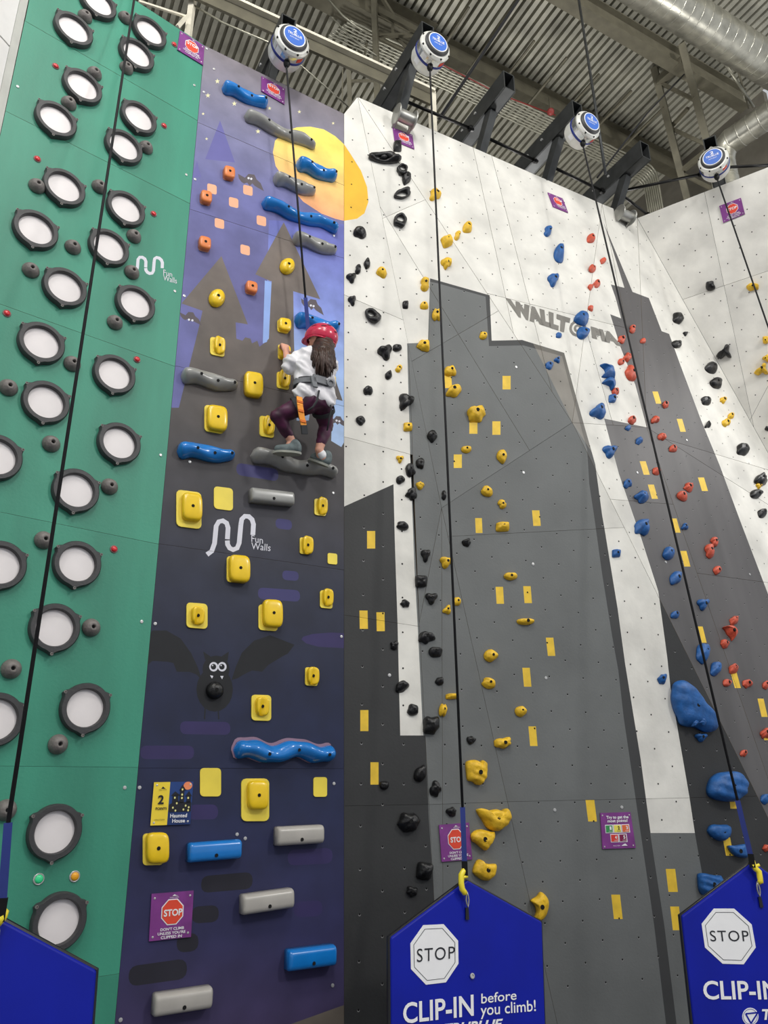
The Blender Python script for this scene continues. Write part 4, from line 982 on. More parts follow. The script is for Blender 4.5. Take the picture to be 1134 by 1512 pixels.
# ------------------------------------------------------------------ ducts
def duct(name, path, R, lab, pitch=0.16, elbow=False):
    path = [Vector(p) for p in path]; t = tag(empty(name, path[0]), lab, 'duct')
    mb = MB(); mb.tube(path, R, 28); shade_auto(mb.build('pipe', M_duct, t, origin=path[0]), 0.7)
    mb = MB()
    for a, b in zip(path[:-1], path[1:]):
        L = (b-a).length; d = (b-a)/L; k = int(L/pitch)
        if L < 0.4: continue
        for i in range(k+1): mb.lathe(a+d*(i*pitch), d, [(R*0.99, 0), (R*1.02, 0.006), (R*1.02, 0.014), (R*0.99, 0.02)], 28)
    tag(mb.build('spiral_seam', M_duct, t, origin=path[0]), kind='stuff')
    return t
q0, q1 = pz(980, 0, 11.3), pz(1134, 96, 11.3); dd = (q1-q0).normalized()
duct('round_duct', [q0-dd*4, q0+dd*((q1-q0).length+0.9)], 0.255, 'large shiny spiral duct crossing the top right corner')
z_ = 10.8; q0, q1 = pz(1134, 171, z_), pz(1078, 209, z_); dq = (q1-q0).normalized(); k = q1
duct('round_duct', [q0-dq*1.2, q1, k+dq*0.10-UP*0.06, k+dq*0.16-UP*0.17, k+dq*0.18-UP*0.3, k+dq*0.18-UP*2.0], 0.19, 'smaller duct bending down behind the belay device on the right')
# ------------------------------------------------------------------ conduits
cg = 'conduits hanging under the roof beam'
for i in range(8):
    f = i/7; A_ = Vector((650, 97, 0)).lerp(Vector((618, 116, 0)), f); B_ = Vector((826, 176, 0)).lerp(Vector((818, 204, 0)), f); C_ = Vector((958, 243, 0)).lerp(Vector((940, 264, 0)), f)
    zc = 11.75; pts = [pz(A_.x, A_.y, zc), pz(B_.x, B_.y, zc), pz(C_.x, C_.y, zc)]; dc = (pts[2]-pts[1]).normalized()
    n_ = 14; line = []
    st = pts[0]-D1*1.5
    for j in range(90):
        p = st.lerp(pts[2], j/89); line.append(p+D2*(0.004*math.sin(j*1.4+i)))
    c = pts[2]; Rr = 0.18
    for a in (20, 45, 70, 90): line.append(c+dc*(Rr*math.sin(math.radians(a)))-UP*(Rr*(1-math.cos(math.radians(a)))))
    line.append(line[-1]-UP*3.0)
    mb = MB(); mb.tube(line, 0.016, 6); tag(mb.build('conduit', M_cond, smooth=True), 'thin steel conduit hung under the roof beam, %s of eight' % (['outermost', 'second', 'third', 'fourth', 'fifth', 'sixth', 'seventh', 'innermost'][i]), 'conduit', cg)
for i in range(7):
    u = 640+i*46; v = 92+i*21.5; p = pz(u, v, 11.78); mb = MB(); mb.beam(p, p-D2*0.95, 0.03, 0.03)
    t = tag(mb.build('conduit_hanger', M_olive), 'steel hanger bar across the conduits, %s' % ['leftmost', 'second from left', 'third from left', 'middle', 'third from right', 'second from right', 'rightmost'][i], 'hanger', 'hanger bars across the conduits')
def line_thing(name, pts, r, m, lab, cat):
    mb = MB(); mb.tube(pts, r, 6); return tag(mb.build(name, m, origin=pts[0], smooth=True), lab, cat)
line_thing('cable', [e(772, -10, 6.2), e(648, 176, 6.5)], 0.018, M_rope, 'thick black cable slanting down left of the empty arm', 'cable')
line_thing('pole', [e(853, -10, 6.5), e(875, 130, 6.4), e(894, 257, 6.3)], 0.016, M_dark, 'long thin pole hanging above the second empty arm', 'pole')
line_thing('cable', [e(1010, 110, 8.0), e(955, 168, 7.6), e(882, 262, 6.9)], 0.012, M_rope, 'black cable slanting from the roof tower to the arms', 'cable')
line_thing('cable', [e(481, -5, 7), e(506, 23, 7), e(527, 40, 7), e(546, 49, 7.2)], 0.012, M_cond, 'pale drooping cable left of the lattice column', 'cable')
line_thing('cable', [e(430, -12, 7.6), e(480, 15, 7.5), e(523, 60, 7.45), e(556, 82, 7.42)], 0.010, M_cond, 'pale cable below the drooping one', 'cable')
line_thing('guy_wire', [e(439, 92, 5.4), e(515, 158, 5.9)], 0.008, M_cond, 'thin wire from the left belay device to the white apex', 'wire')
line_thing('cable', [e(283, 6, p0.y), e(330, 34, 5.1), e(404, 66, 4.95)], 0.010, M_cond, 'thin cable above the mural wall\'s left corner', 'cable')
line_thing('hanger_rod', [e(1068, 90, 8.0), e(1113, 158, 8.6)], 0.02, M_cond, 'pale strut below the large duct', 'rod')
line_thing('hanger_rod', [e(1090, 105, 8.2), e(1106, 160, 8.8)], 0.014, M_olive, 'dark strut beside the pale one below the duct', 'rod')
line_thing('fire_pipe', [e(648, 93, 7.6), e(740, 140, 8.2), e(820, 170, 8.6)], 0.010, mat('red_paint', (128, 44, 40), 0.5), 'thin red pipe along the bottom of the roof beam', 'pipe')
p = e(813, 165, 8.4); t = tag(empty('alarm_bell', p), 'round red alarm bell under the roof beam', 'alarm bell'); mb = MB(); ax = (CAM-p).normalized()
mb.lathe(p, ax, [(0.055, 0), (0.055, 0.03), (0.045, 0.05), (0.02, 0.06)], 20); mb.build('gong', MATS['red_paint'], t, origin=p, smooth=True)
mb = MB(); mb.lathe(p-ax*0.05, ax, [(0.03, 0), (0.03, 0.055)], 10); mb.build('bracket', M_olive, t, origin=p-ax*0.05)
mb = MB(); mb.beam(p, p+UP*0.3, 0.02, 0.02, D1); mb.build('stem', M_olive, t, origin=p)

# ------------------------------------------------------------------ cantilever arms
def arm(u, v, z, n, lab, L=1.5, strut=True, w_=0.125, h_=0.23):
    p = pz(u, v, z); q = p-n*L; t = tag(empty('steel_arm', q), lab, 'steel arm'); sd = n.cross(UP).normalized()
    mb = MB(); th = 0.012
    for s in (1, -1): mb.box((p+q)/2+sd*(s*w_/2), (n, sd, UP), (L/2, th/2, h_/2))
    for s in (1, -1): mb.box((p+q)/2+UP*(s*(h_/2-th/2)), (n, sd, UP), (L/2, w_/2, th/2))
    mb.build('channel', M_dark, t, origin=q)
    mb = MB(); mb.box(p-n*0.3, (n, sd, UP), (0.004, w_/2-th, h_/2-th)); mb.build('inner_plate', M_back, t, origin=p)
    if strut:
        a = p-n*0.30-UP*h_/2; b = p-n*0.85-UP*0.95; mb = MB(); mb.beam(a, b, 0.07, 0.09); mb.build('strut', M_dark, t, origin=a)
        mb = MB(); mb.beam(a+sd*0.045, b+sd*0.045, 0.012, 0.11); mb.build('rib', M_dark, t, origin=a)
    for k in range(3):
        mb = MB(); mb.lathe(p-n*(0.5+0.25*k)-sd*(w_/2)*(1 if sd.x > 0 else -1)+UP*0.03, -sd if sd.x > 0 else sd, [(0.016, 0), (0.016, 0.016)], 8); mb.build('bolt', M_screw, t)
    return p
nm = MAIN.n; nr = RIGHT.n.copy(); nr.z = 0; nr.normalize()
E1 = arm(426, 38, 7.85, BLUE.n, 'dark steel arm behind the leftmost round belay device')
E2 = arm(632, 48, 8.3, nm, 'dark steel arm with the second belay device from the left')
E3 = arm(752, 120, 8.3, nm, 'empty dark steel arm in the middle, left of the third device')
E4 = arm(853, 163, 8.3, nm, 'dark steel arm with the third belay device from the left')
E5 = arm(953, 222, 8.3, nm, 'empty dark steel arm nearest the right corner')
E6 = arm(1049, 214, 8.35, nr, 'dark steel arm over the white right wall', L=1.2, strut=False)
g_ = 'black tie rods between the arms'
for (A_, B_, za, zb, lab) in (((598, 149), (695, 190), 8.2, 8.2, 'black tie rod left of the middle empty arm'), ((716, 202), (790, 237), 8.2, 8.2, 'black tie rod right of the middle empty arm'), ((815, 246), (889, 282), 8.2, 8.2, 'black tie rod left of the second empty arm'),
        ((918, 282), (1036, 257), 8.2, 8.3, 'black tie rod behind the rightmost belay device, left part'), ((1072, 247), (1150, 243), 8.3, 8.3, 'black tie rod right of the rightmost belay device'), ((916, 286), (957, 318), 8.1, 8.1, 'black tie rod ending at the wall corner')):
    a, b = pz(A_[0], A_[1], za), pz(B_[0], B_[1], zb); mb = MB(); mb.tube([a, b], 0.017, 8); t = tag(mb.build('tie_rod', M_bolt, origin=a, smooth=True), lab, 'tie rod', g_)
    mb = MB(); mb.lathe(b, (b-a), [(0.03, -0.03), (0.036, 0), (0.03, 0.03)], 10); mb.build('end_joint', M_bolt, t, origin=b)

# ------------------------------------------------------------------ belay devices
M_belay = mat('polished_aluminium', (196, 198, 196), 0.22, 0.85, var=0.06)
M_belayw = mat('white_casting', (226, 226, 220), 0.4, 0.1)
M_lblue = mat('belay_label_blue', (62, 112, 206), 0.4, var=0.03)
M_navy = mat('navy_band', (24, 44, 130), 0.4)
M_lred = mat('red_sticker', (212, 70, 50), 0.5)
def disc_text(body, c, ax, sc_, m, parent, dy=0.0, bold=0.01):
    V, Fc = glyphs(body, bold=bold); sd = UP.cross(ax).normalized(); up = ax.cross(sd)
    W = [c+sd*((x-0.5)*sc_[0])+up*((y-0.5)*sc_[1]+dy)+ax*0.002 for x, y in V]
    return mesh('lettering', W, Fc, m, parent, origin=c)
def belay(E, n, lab, tilt=0.08, sc_=1.0):
    ax = (n-UP*tilt).normalized(); c = E+n*0.03-UP*0.31*sc_; c = c; t = tag(empty('belay_device', c), lab, 'belay device', 'round belay devices hanging from the arms')
    S = sc_; f = lambda pr: [(r*S, y*S) for r, y in pr]
    mb = MB(); mb.lathe(c, ax, f([(0.09, -0.14), (0.135, -0.125), (0.150, -0.09), (0.152, -0.015)]), 40); shade_auto(mb.build('rear_housing', M_belayw, t, origin=c))
    mb = MB(); mb.lathe(c, ax, f([(0.152, -0.018), (0.156, -0.014), (0.156, 0.004), (0.152, 0.008)]), 40); shade_auto(mb.build('band', M_navy, t, origin=c))
    mb = MB(); mb.lathe(c, ax, f([(0.152, 0.006), (0.152, 0.072), (0.148, 0.08)]), 40); shade_auto(mb.build('housing', M_belay, t, origin=c))
    mb = MB(); mb.lathe(c, ax, f([(0.156, 0.072), (0.156, 0.088), (0.140, 0.108), (0.118, 0.112)]), 40); shade_auto(mb.build('front_rim', M_belayw, t, origin=c))
    sd = UP.cross(ax).normalized(); up = ax.cross(sd)
    for k in range(8):
        a = PI/8+k*PI/4; q = c+(sd*math.cos(a)+up*math.sin(a))*0.146*S+ax*0.100*S; mb = MB(); mb.lathe(q, ax, f([(0.009, -0.005), (0.009, 0.006)]), 8); mb.build('screw', M_bolt, t, origin=q)
    mb = MB(); mb.lathe(c, ax, f([(0.124, 0.108), (0.124, 0.122), (0.112, 0.134), (0.10, 0.136)]), 40); shade_auto(mb.build('black_ring', M_rim, t, origin=c))
    mb = MB(); mb.lathe(c, ax, f([(0.100, 0.134), (0.100, 0.139)]), 40); lr = mb.build('label_edge', M_wht, t, origin=c)
    mb = MB(); mb.lathe(c, ax, f([(0.091, 0.138), (0.091, 0.1405)]), 40); mb.build('label', M_lblue, t, origin=c)
    disc_text('TRUBLUE', c+ax*0.1405*S, ax, (0.13*S, 0.026*S), M_wht, t, 0.012*S, 0.02)
    disc_text('2', c+ax*0.1405*S, ax, (0.034*S, 0.036*S), M_wht, t, 0.050*S, 0.03)
    disc_text('AUTO BELAY', c+ax*0.1405*S, ax, (0.085*S, 0.012*S), M_wht, t, -0.022*S, 0.01)
    q = c-up*0.152*S-UP*0.0; mb = MB(); mb.lathe(q-ax*0.0, -up, f([(0.026, -0.01), (0.03, 0.012), (0.024, 0.035), (0.014, 0.05)]), 14); shade_auto(mb.build('nozzle', M_bolt, t, origin=q))
    def arc(a0, a1, y0, y1, m, nm_):
        V = []; K = 6
        for i in range(K+1):
            a = math.radians(a0+(a1-a0)*i/K)
            for y in (y0, y1): V.append(c+(sd*math.cos(a)+up*math.sin(a))*0.1535*S+ax*y*S)
        mesh(nm_, V, [(2*i, 2*i+1, 2*i+3, 2*i+2) for i in range(K)], m, t, origin=c)
    arc(-62, -40, 0.02, 0.06, M_lred, 'red_sticker'); arc(-140, -118, 0.012, 0.068, M_wht, 'white_sticker'); arc(-150, -130, -0.075, -0.025, M_wht, 'white_sticker')
    h = c+UP*0.15*S; pts = [h+sd*(0.022*math.cos(a))+UP*(0.045+0.055*math.sin(a)) for a in [2*PI*k/14 for k in range(15)]]
    mb = MB(); mb.tube(pts, 0.008, 8); mb.build('shackle', M_steel, t, origin=h, smooth=True)
    return q-up*0.045*S
B1 = belay(E1, BLUE.n, 'round blue-labelled belay device above the mural wall')
B2 = belay(E2, nm, 'round blue-labelled belay device over the white apex, second from left')
B3 = belay(E4, nm, 'round blue-labelled belay device between the two empty arms')
B4 = belay(E6, nr, 'round blue-labelled belay device over the right wall')
# steel guide spools on the wall top
def spool(u, v, z, ax, lab):
    c = pz(u, v, z); t = tag(empty('guide_spool', c), lab, 'spool', 'steel guide spools on the wall top')
    mb = MB(); mb.lathe(c, ax, [(0.06, -0.085), (0.06, 0.085)], 28); shade_auto(mb.build('drum', M_steel, t, origin=c))
    for s in (-1, 1):
        mb = MB(); mb.lathe(c+ax*(s*0.09), ax, [(0.09, -0.006), (0.095, 0), (0.09, 0.006), (0.05, 0.008), (0.045, 0.0)], 28); shade_auto(mb.build('flange', M_steel, t, origin=c+ax*(s*0.115)))
    for s in (-1, 1):
        mb = MB(); mb.beam(c+ax*(s*0.08)-UP*0.05, c+ax*(s*0.08)-UP*0.12-MAIN.n*0.22, 0.03, 0.012); mb.build('bracket', M_steel, t, origin=c)
spool(598, 173, 7.52, D1, 'steel guide spool beneath the second belay device')
spool(923, 318, 7.75, D1, 'steel guide spool at the wall corner')

# ------------------------------------------------------------------ belay gates
M_vinyl = mat('glossy_blue_vinyl', (3, 24, 156), 0.42, var=0.06, scale=3)
M_vinyl.node_tree.nodes['Principled BSDF'].inputs['Specular IOR Level'].default_value = 0.25
M_vedge = mat('black_vinyl_edge', (14, 14, 22), 0.35)
M_ycar = mat('yellow_carabiner_plastic', (250, 226, 50), 0.35, coat=0.3)
def gate(pln, apex, ls, rs, lb_, rb_, lab, cx, word=True, oct_=None):
    A3, L3_, R3 = pln.at(*apex), pln.at(*ls), pln.at(*rs)
    base = (L3_+R3)/2; base.z = 0; t = tag(empty('belay_gate', base), lab, 'belay gate', 'blue belay gates on the floor')
    dn = -pln.e2
    def fl(p):
        q = pln.at(*(lb_ if (p-L3_).length < 1e-6 else rb_)); d = (q-p).normalized(); return p+d*((p.z-0.02)/-d.z)
    poly = [A3, R3, fl(R3), fl(L3_), L3_]; mb = MB(); mb.prism(poly, pln.n, 0.035); o = mb.build('panel', M_vinyl, t, origin=A3)
    bv = o.modifiers.new('bevel', 'BEVEL'); bv.width = 0.012; bv.segments = 3
    mb = MB(); q = pln.n*0.0215
    c_ = (A3+L3_+R3)/3; mb.tube([fl(L3_)-q, L3_-q, A3-q, R3-q, fl(R3)-q], 0.013, 8); mb.build('edging', M_vedge, t, origin=A3)
    return t
GC = Plane(py(577, 1385, 4.50), (0.4695, -0.8829, 0.16))
gc = gate(GC, (690, 1299), (577, 1384), (801, 1361), (578, 1512), (806, 1512), 'blue pentagonal belay gate in the middle, with white stop octagon and lettering', 690)
GR = Plane(py(1007, 1353, 4.9), (0.02, -1, 0.16))
gr = gate(GR, (1112, 1272), (1006, 1352), (1222, 1350), (1024, 1512), (1240, 1512), 'blue belay gate cut off by the right edge of the view', 1112)
GL = Plane(py(143, 1432, 3.2), (0.6428, -0.766, 0.16))
gl = gate(GL, (-4, 1353), (-150, 1380), (144, 1432), (-160, 1512), (138, 1512), 'plain blue belay gate at the lower left corner', 0)
def px_poly(pln, q, m, name, parent, lift=0.003, th=0.002):
    q = [p for p in q]; mb = MB(); mb.prism([pln.at(p[0], p[1], lift) for p in q], pln.n, th); return mb.build(name, m, parent, origin=pln.at(*q[0]))
def px_line(pln, q, wpx, m, name, parent, lift=0.004):
    mb = MB()
    for i in range(len(q)):
        a, b = q[i], q[(i+1) % len(q)]; r_ = ribbon([a, b], wpx); mb.add([pln.at(p[0], p[1], lift) for p in r_], [(0, 1, 2, 3)])
    return mb.build(name, m, parent, origin=pln.at(*q[0]))
def shrink(q, f):
    cx = sum(p[0] for p in q)/len(q); cy = sum(p[1] for p in q)/len(q); return [(cx+(p[0]-cx)*f, cy+(p[1]-cy)*f) for p in q]
oc = [(625, 1366), (655, 1364.5), (676.5, 1389), (677, 1423), (658.5, 1450.5), (629, 1454), (607, 1431), (606, 1393)]
px_poly(GC, oc, M_wht, 'octagon', gc); px_line(GC, shrink(oc, 0.86), 0.8, M_blkprint, 'octagon_line', gc)
fG = lambda u, v: GC
text_px('STOP', [(615, 1401), (671, 1397), (671, 1415), (615, 1421)], fG, M_blkprint, gc, 0.005, spacing=1.15)
text_px('CLIP-IN', [(594.5, 1481), (698.5, 1468), (699, 1500), (595, 1512)], fG, M_wht, gc, 0.004, bold=0.018)
text_px('before', [(710, 1467), (762, 1462), (762, 1476), (710, 1482)], fG, M_wht, gc, 0.004, bold=0.008)
text_px('you climb!', [(709, 1483), (790, 1476), (791, 1498), (709, 1505)], fG, M_wht, gc, 0.004, bold=0.008)
text_px('TRUBLUE', [(655, 1512), (742, 1504), (742, 1519), (655, 1527)], fG, M_wht, gc, 0.004, bold=0.03, shear=0.3)
oc = [(1054, 1341.5), (1084, 1341.5), (1110, 1365), (1116, 1399), (1098, 1424), (1067, 1423), (1041, 1399), (1036, 1364)]
px_poly(GR, oc, M_wht, 'octagon', gr); px_line(GR, shrink(oc, 0.86), 0.8, M_blkprint, 'octagon_line', gr)
fG = lambda u, v: GR
text_px('STOP', [(1047, 1374), (1104, 1374), (1106, 1390), (1049, 1390)], fG, M_blkprint, gr, 0.005, spacing=1.15)
text_px('CLIP-IN', [(1037, 1448), (1148, 1448), (1151, 1476), (1039, 1476)], fG, M_wht, gr, 0.004, bold=0.018)
text_px('TRUBLUE', [(1124, 1490), (1215, 1490), (1217, 1506), (1127, 1506)], fG, M_wht, gr, 0.004, bold=0.03, shear=0.3)
el_ = ell(1108, 1501, 12, 13, 0, 24); px_poly(GR, el_, M_wht, 'emblem', gr)
px_line(GR, [(1101, 1497), (1119, 1495), (1109, 1511)], 2.2, M_vinyl, 'emblem_triangle', gr, 0.005); px_line(GR, shrink(el_, 0.86), 0.6, M_vinyl, 'emblem_ring', gr, 0.005)
mb = MB(); c = GC.at(697, 1441, 0.004); mb.lathe(c, GC.n, [(0.014, 0), (0.014, 0.006), (0.008, 0.007), (0.007, 0.002)], 14); mb.build('grommet', M_screw, gc, origin=c)
def clip_set(pln, S, T, C_, lab, steel, loop):
    """S: yellow body path, C_: gate stub path"""
    t = tag(empty('carabiner', pln.at(*S[0], 0.03)), lab, 'carabiner', 'yellow carabiners on the gates')
    mb = MB(); pts = [pln.at(p[0], p[1], 0.035) for p in S]; mb.tube(pts, [0.010]+[0.017]*(len(pts)-2)+[0.012], 10); mb.build('body', M_ycar, t, smooth=True, origin=pts[0])
    for k, p in enumerate(pts[2:-1]):
        pass
    mb = MB(); mb.tube([pln.at(p[0], p[1], 0.04) for p in C_], 0.009, 8); mb.build('gate_lever', M_ycar, t, smooth=True, origin=pts[0])
    mb = MB(); a, b = steel; L = [pln.at(a[0]+(b[0]-a[0])*k+2.0*math.sin(k*PI)*s, a[1]+(b[1]-a[1])*k, 0.03) for s, ks in ((1, [0, .25, .5, .75, 1]), (-1, [.75, .5, .25, 0])) for k in ks]
    mb.tube(L, 0.0045, 6); mb.build('steel_link', M_steel, t, smooth=True, origin=pts[0])
    a, b = loop; px_poly(pln, [(a[0]-2, a[1]), (a[0]+2, a[1]), (b[0]+2.5, b[1]), (b[0]-2.5, b[1])], M_vedge, 'black_loop', t, 0.012, 0.008)
clip_set(GC, [(684, 1281), (684.5, 1286), (681, 1292), (681, 1304), (682.5, 1313), (686, 1318), (688.5, 1318.5)], 0, [(682, 1296), (690, 1294)], 'yellow carabiner clipped at the top of the middle gate', ((689.5, 1317), (691, 1340)), ((690, 1340), (690.5, 1358)))
clip_set(GR, [(1112, 1270), (1112, 1277), (1116, 1283), (1120.5, 1287), (1122, 1296), (1123, 1302), (1120, 1303.5)], 0, [(1114, 1280), (1121, 1277)], 'yellow carabiner clipped at the top of the right gate', ((1118, 1302), (1122, 1324)), ((1122, 1324), (1125, 1340)))
clip_set(GL, [(3, 1341), (6, 1347), (4, 1353), (0, 1358), (-4, 1366)], 0, [(0, 1350), (8, 1350)], 'yellow carabiner of the left gate, at the left edge', ((-4, 1364), (-3, 1385)), ((-3, 1385), (-3, 1402)))

# ------------------------------------------------------------------ ropes
def rope(pts, lab, strap=None, parent=None, r=0.0085):
    t = tag(empty('belay_rope', pts[0]), lab, 'rope', 'belay ropes')
    mb = MB(); mb.tube(pts, r, 8); mb.build('webbing', M_rope, t, smooth=True, origin=pts[0])
    if strap:
        mb = MB(); mb.beam(strap[0], strap[1], 0.030, 0.012, (CAM-strap[0]).normalized()); mb.build('blue_strap', M_bweb, t, origin=strap[0])
        mb = MB(); mb.beam(strap[1]+UP*0.02, strap[1]-UP*0.055, 0.034, 0.03, (CAM-strap[0]).normalized()); mb.build('swivel', M_bolt, t, origin=strap[1])
    return t
s0, s1 = GC.at(683, 1192, 0.04), GC.at(686, 1277, 0.04)
rope([B2, s0], 'black rope running down to the middle gate', (s0, s1))
s0, s1 = GR.at(1089, 1182, 0.04), GR.at(1109, 1266, 0.04)
rope([B3, s0], 'black rope running down to the right gate', (s0, s1))
end = e(1230, 760, 6.3)
rope([B4, end], 'black rope leaving the view at the right edge')
s0, s1 = GL.at(12, 1215, 0.04), GL.at(3, 1335, 0.04)
top = py(200, -13, 3.95)
rope([top+(top-s0).normalized()*0.25, top, s0], 'black rope in front of the green wall, ending at the left gate', (s0, s1))
WAIST = BLUE.at(458, 512, 0.20)
rope([B1, BLUE.at(451, 440, 0.16)], 'black rope from the leftmost device down to the child', (BLUE.at(451, 440, 0.16), BLUE.at(458, 520, 0.16)))
line_thing('steel_wire', [e(1061, 1051, 7.0), e(1068, 1066, 6.9)], 0.004, M_cond, 'short steel wire at the ridge of the slate tower', 'wire') if False else None
# ------------------------------------------------------------------ signs
def stop_sign(pln, q, lab, big=True):
    t = tag(empty('warning_sign', pln.at(*q[3])), lab, 'sign', 'purple stop signs on the walls')
    px_poly(pln, q, M_purple, 'board', t, 0.010, 0.008)
    Q = lambda x, y: quadmap(q, x, y)
    def oct8(cx, cy, rx, ry): return [Q(cx+rx*math.cos(math.radians(22.5+45*k)), cy+ry*math.sin(math.radians(22.5+45*k))) for k in range(8)]
    px_poly(pln, oct8(0.52, 0.58, 0.285, 0.30), M_wht, 'octagon_border', t, 0.012, 0.0015); px_poly(pln, oct8(0.52, 0.58, 0.26, 0.275), M_signred, 'octagon', t, 0.0135, 0.0015)
    f = lambda u, v: pln
    def tx(s, x0, x1, y0, y1, **k): text_px(s, [Q(x0, y1), Q(x1, y1), Q(x1, y0), Q(x0, y0)], f, M_wht, t, 0.0155, **k)
    tx('STOP', 0.30, 0.74, 0.50, 0.65, bold=0.03)
    for i, (s, x0, x1) in enumerate((("DON'T CLIMB", 0.24, 0.80), ("UNLESS YOU'RE", 0.18, 0.84), ('CLIPPED IN', 0.26, 0.76))):
        tx(s, x0, x1, 0.20-0.085*i, 0.262-0.085*i, bold=0.02)
    tx('WALLTOPIA', 0.42, 0.64, 0.885, 0.91); px_poly(pln, [Q(0.50, 0.92), Q(0.55, 0.955), Q(0.59, 0.93), Q(0.64, 0.92)], M_wht, 'peak_mark', t, 0.0135, 0.001)
    for x, y in ((0.08, 0.9), (0.92, 0.9), (0.08, 0.08), (0.92, 0.1)):
        p = pln.at(*Q(x, y), 0.010); mb = MB(); mb.lathe(p, pln.n, [(0.006, 0), (0.006, 0.002), (0.003, 0.003)], 8); mb.build('screw', M_screw, t, origin=p)
stop_sign(BLUE, [(224, 1320), (286, 1315), (282, 1383.5), (220, 1390)], 'purple stop sign at the foot of the mural wall')
pp = surf(672, 1245, 'main'); stop_sign(pp, [(648.5, 1218), (692.5, 1214.5), (697.5, 1269), (652.5, 1272.5)], 'purple stop sign behind the blue strap, above the middle gate')
stop_sign(GREEN, [(266, 45), (302, 68), (300, 96), (262, 73)], 'purple stop sign at the green wall\'s top right corner')
stop_sign(BLUE, [(386, 112), (421, 131), (420, 154), (386, 134)], 'purple stop sign at the top edge of the mural wall')
pp = surf(596, 205, 'main'); stop_sign(pp, [(580, 188), (609, 199), (612, 220), (583, 208)], 'purple stop sign under the left guide spool')
pp = surf(823, 298, 'main'); stop_sign(pp, [(809, 284), (831, 293), (839, 314), (817, 305)], 'purple stop sign on the big white facet')
stop_sign(RIGHT, [(1062, 304), (1094, 292), (1100, 316), (1068, 329)], 'purple stop sign on the right wall')
# score sign
q = [(886.5, 1200.5), (931, 1199), (939, 1252), (890, 1253.5)]; pln = surf(910, 1225, 'main'); t = tag(empty('score_sign', pln.at(*q[3])), 'purple sign with five coloured number squares on the grey face', 'sign')
px_poly(pln, q, M_purple, 'board', t, 0.010, 0.008); Q = lambda x, y: quadmap(q, x, y)
def tx(s, x0, x1, y0, y1, m=M_wht, **k): text_px(s, [Q(x0, y1), Q(x1, y1), Q(x1, y0), Q(x0, y0)], lambda u, v: pln, m, t, 0.0165, **k)
tx('Try to get the', 0.14, 0.86, 0.81, 0.92, bold=0.03); tx('most points!', 0.17, 0.82, 0.71, 0.82, bold=0.03)
for s, cx, cy, col in (('1', 0.25, 0.55, (58, 150, 86)), ('2', 0.51, 0.55, (246, 232, 96)), ('3', 0.77, 0.55, (232, 112, 64)), ('4', 0.39, 0.29, (222, 62, 50)), ('5', 0.65, 0.29, (132, 26, 76))):
    sq = lambda a: [Q(cx-a, cy-a*0.93), Q(cx+a, cy-a*0.93), Q(cx+a, cy+a*0.93), Q(cx-a, cy+a*0.93)]
    px_poly(pln, sq(0.125), M_wht, 'square_border', t, 0.012, 0.0015); px_poly(pln, sq(0.103), mat('sign_square_%s' % s, col, 0.4, var=0.02), 'number_square', t, 0.014, 0.0015)
    mm = M_blkprint if s == '2' else M_wht
    tx(s, cx-0.03, cx+0.03, cy-0.02, cy+0.075, mm, bold=0.03); tx('POINTS', cx-0.06, cx+0.06, cy-0.075, cy-0.045, mm)
tx('WALLTOPIA', 0.28, 0.5, 0.07, 0.10); px_poly(pln, [Q(0.57, 0.07), Q(0.66, 0.12), Q(0.7, 0.13), Q(0.76, 0.07)], M_wht, 'peak_mark', t, 0.0135, 0.001)
for x, y in ((0.06, 0.93), (0.94, 0.92), (0.06, 0.06), (0.93, 0.07)):
    p = pln.at(*Q(x, y), 0.010); mb = MB(); mb.lathe(p, pln.n, [(0.006, 0), (0.006, 0.002), (0.003, 0.003)], 8); mb.build('screw', M_screw, t, origin=p)
# points board
q = [(227.5, 1155), (285.5, 1154), (281, 1217), (222, 1219)]; pln = BLUE; t = tag(empty('points_board', pln.at(*q[3])), 'small board with a yellow points half and a dark castle picture', 'sign')
Q = lambda x, y: quadmap(q, x, y)
def R4(x0, y0, x1, y1): return [Q(x0, y0), Q(x1, y0), Q(x1, y1), Q(x0, y1)]
px_poly(pln, q, mat('board_blue', (30, 66, 132), 0.45, var=0.03), 'board', t, 0.010, 0.008)
px_poly(pln, R4(0, 0, 0.415, 1), mat('board_yellow', (248, 218, 62), 0.45, var=0.03), 'yellow_half', t, 0.0115, 0.0012)
tx('2', 0.12, 0.27, 0.49, 0.70, M_blkprint, bold=0.03); tx('POINTS', 0.08, 0.36, 0.36, 0.42, M_blkprint, bold=0.03); tx('WALLTOPIA', 0.07, 0.33, 0.115, 0.145, M_blkprint); tx('WALLTOPIA', 0.12, 0.32, 0.81, 0.835, M_blkprint)
px_poly(pln, [Q(0.2, 0.845), Q(0.24, 0.9), Q(0.27, 0.87), Q(0.31, 0.845)], M_blkprint, 'peak_mark', t, 0.0125, 0.001)
px_poly(pln, R4(0.415, 0, 1, 0.29), mat('board_navy', (24, 52, 110), 0.45, var=0.03), 'caption_band', t, 0.0115, 0.0012)
tx('Haunted', 0.46, 0.88, 0.17, 0.26, bold=0.02); tx('House', 0.52, 0.84, 0.05, 0.14, bold=0.02)
px_poly(pln, [Q(0.87+0.105*math.cos(a)*1.05, 0.905+0.105*math.sin(a)*0.9) for a in [2*PI*k/24 for k in range(24)]], mat('board_orange', (240, 142, 96), 0.5), 'round_moon', t, 0.0117, 0.001)
mb = MB()
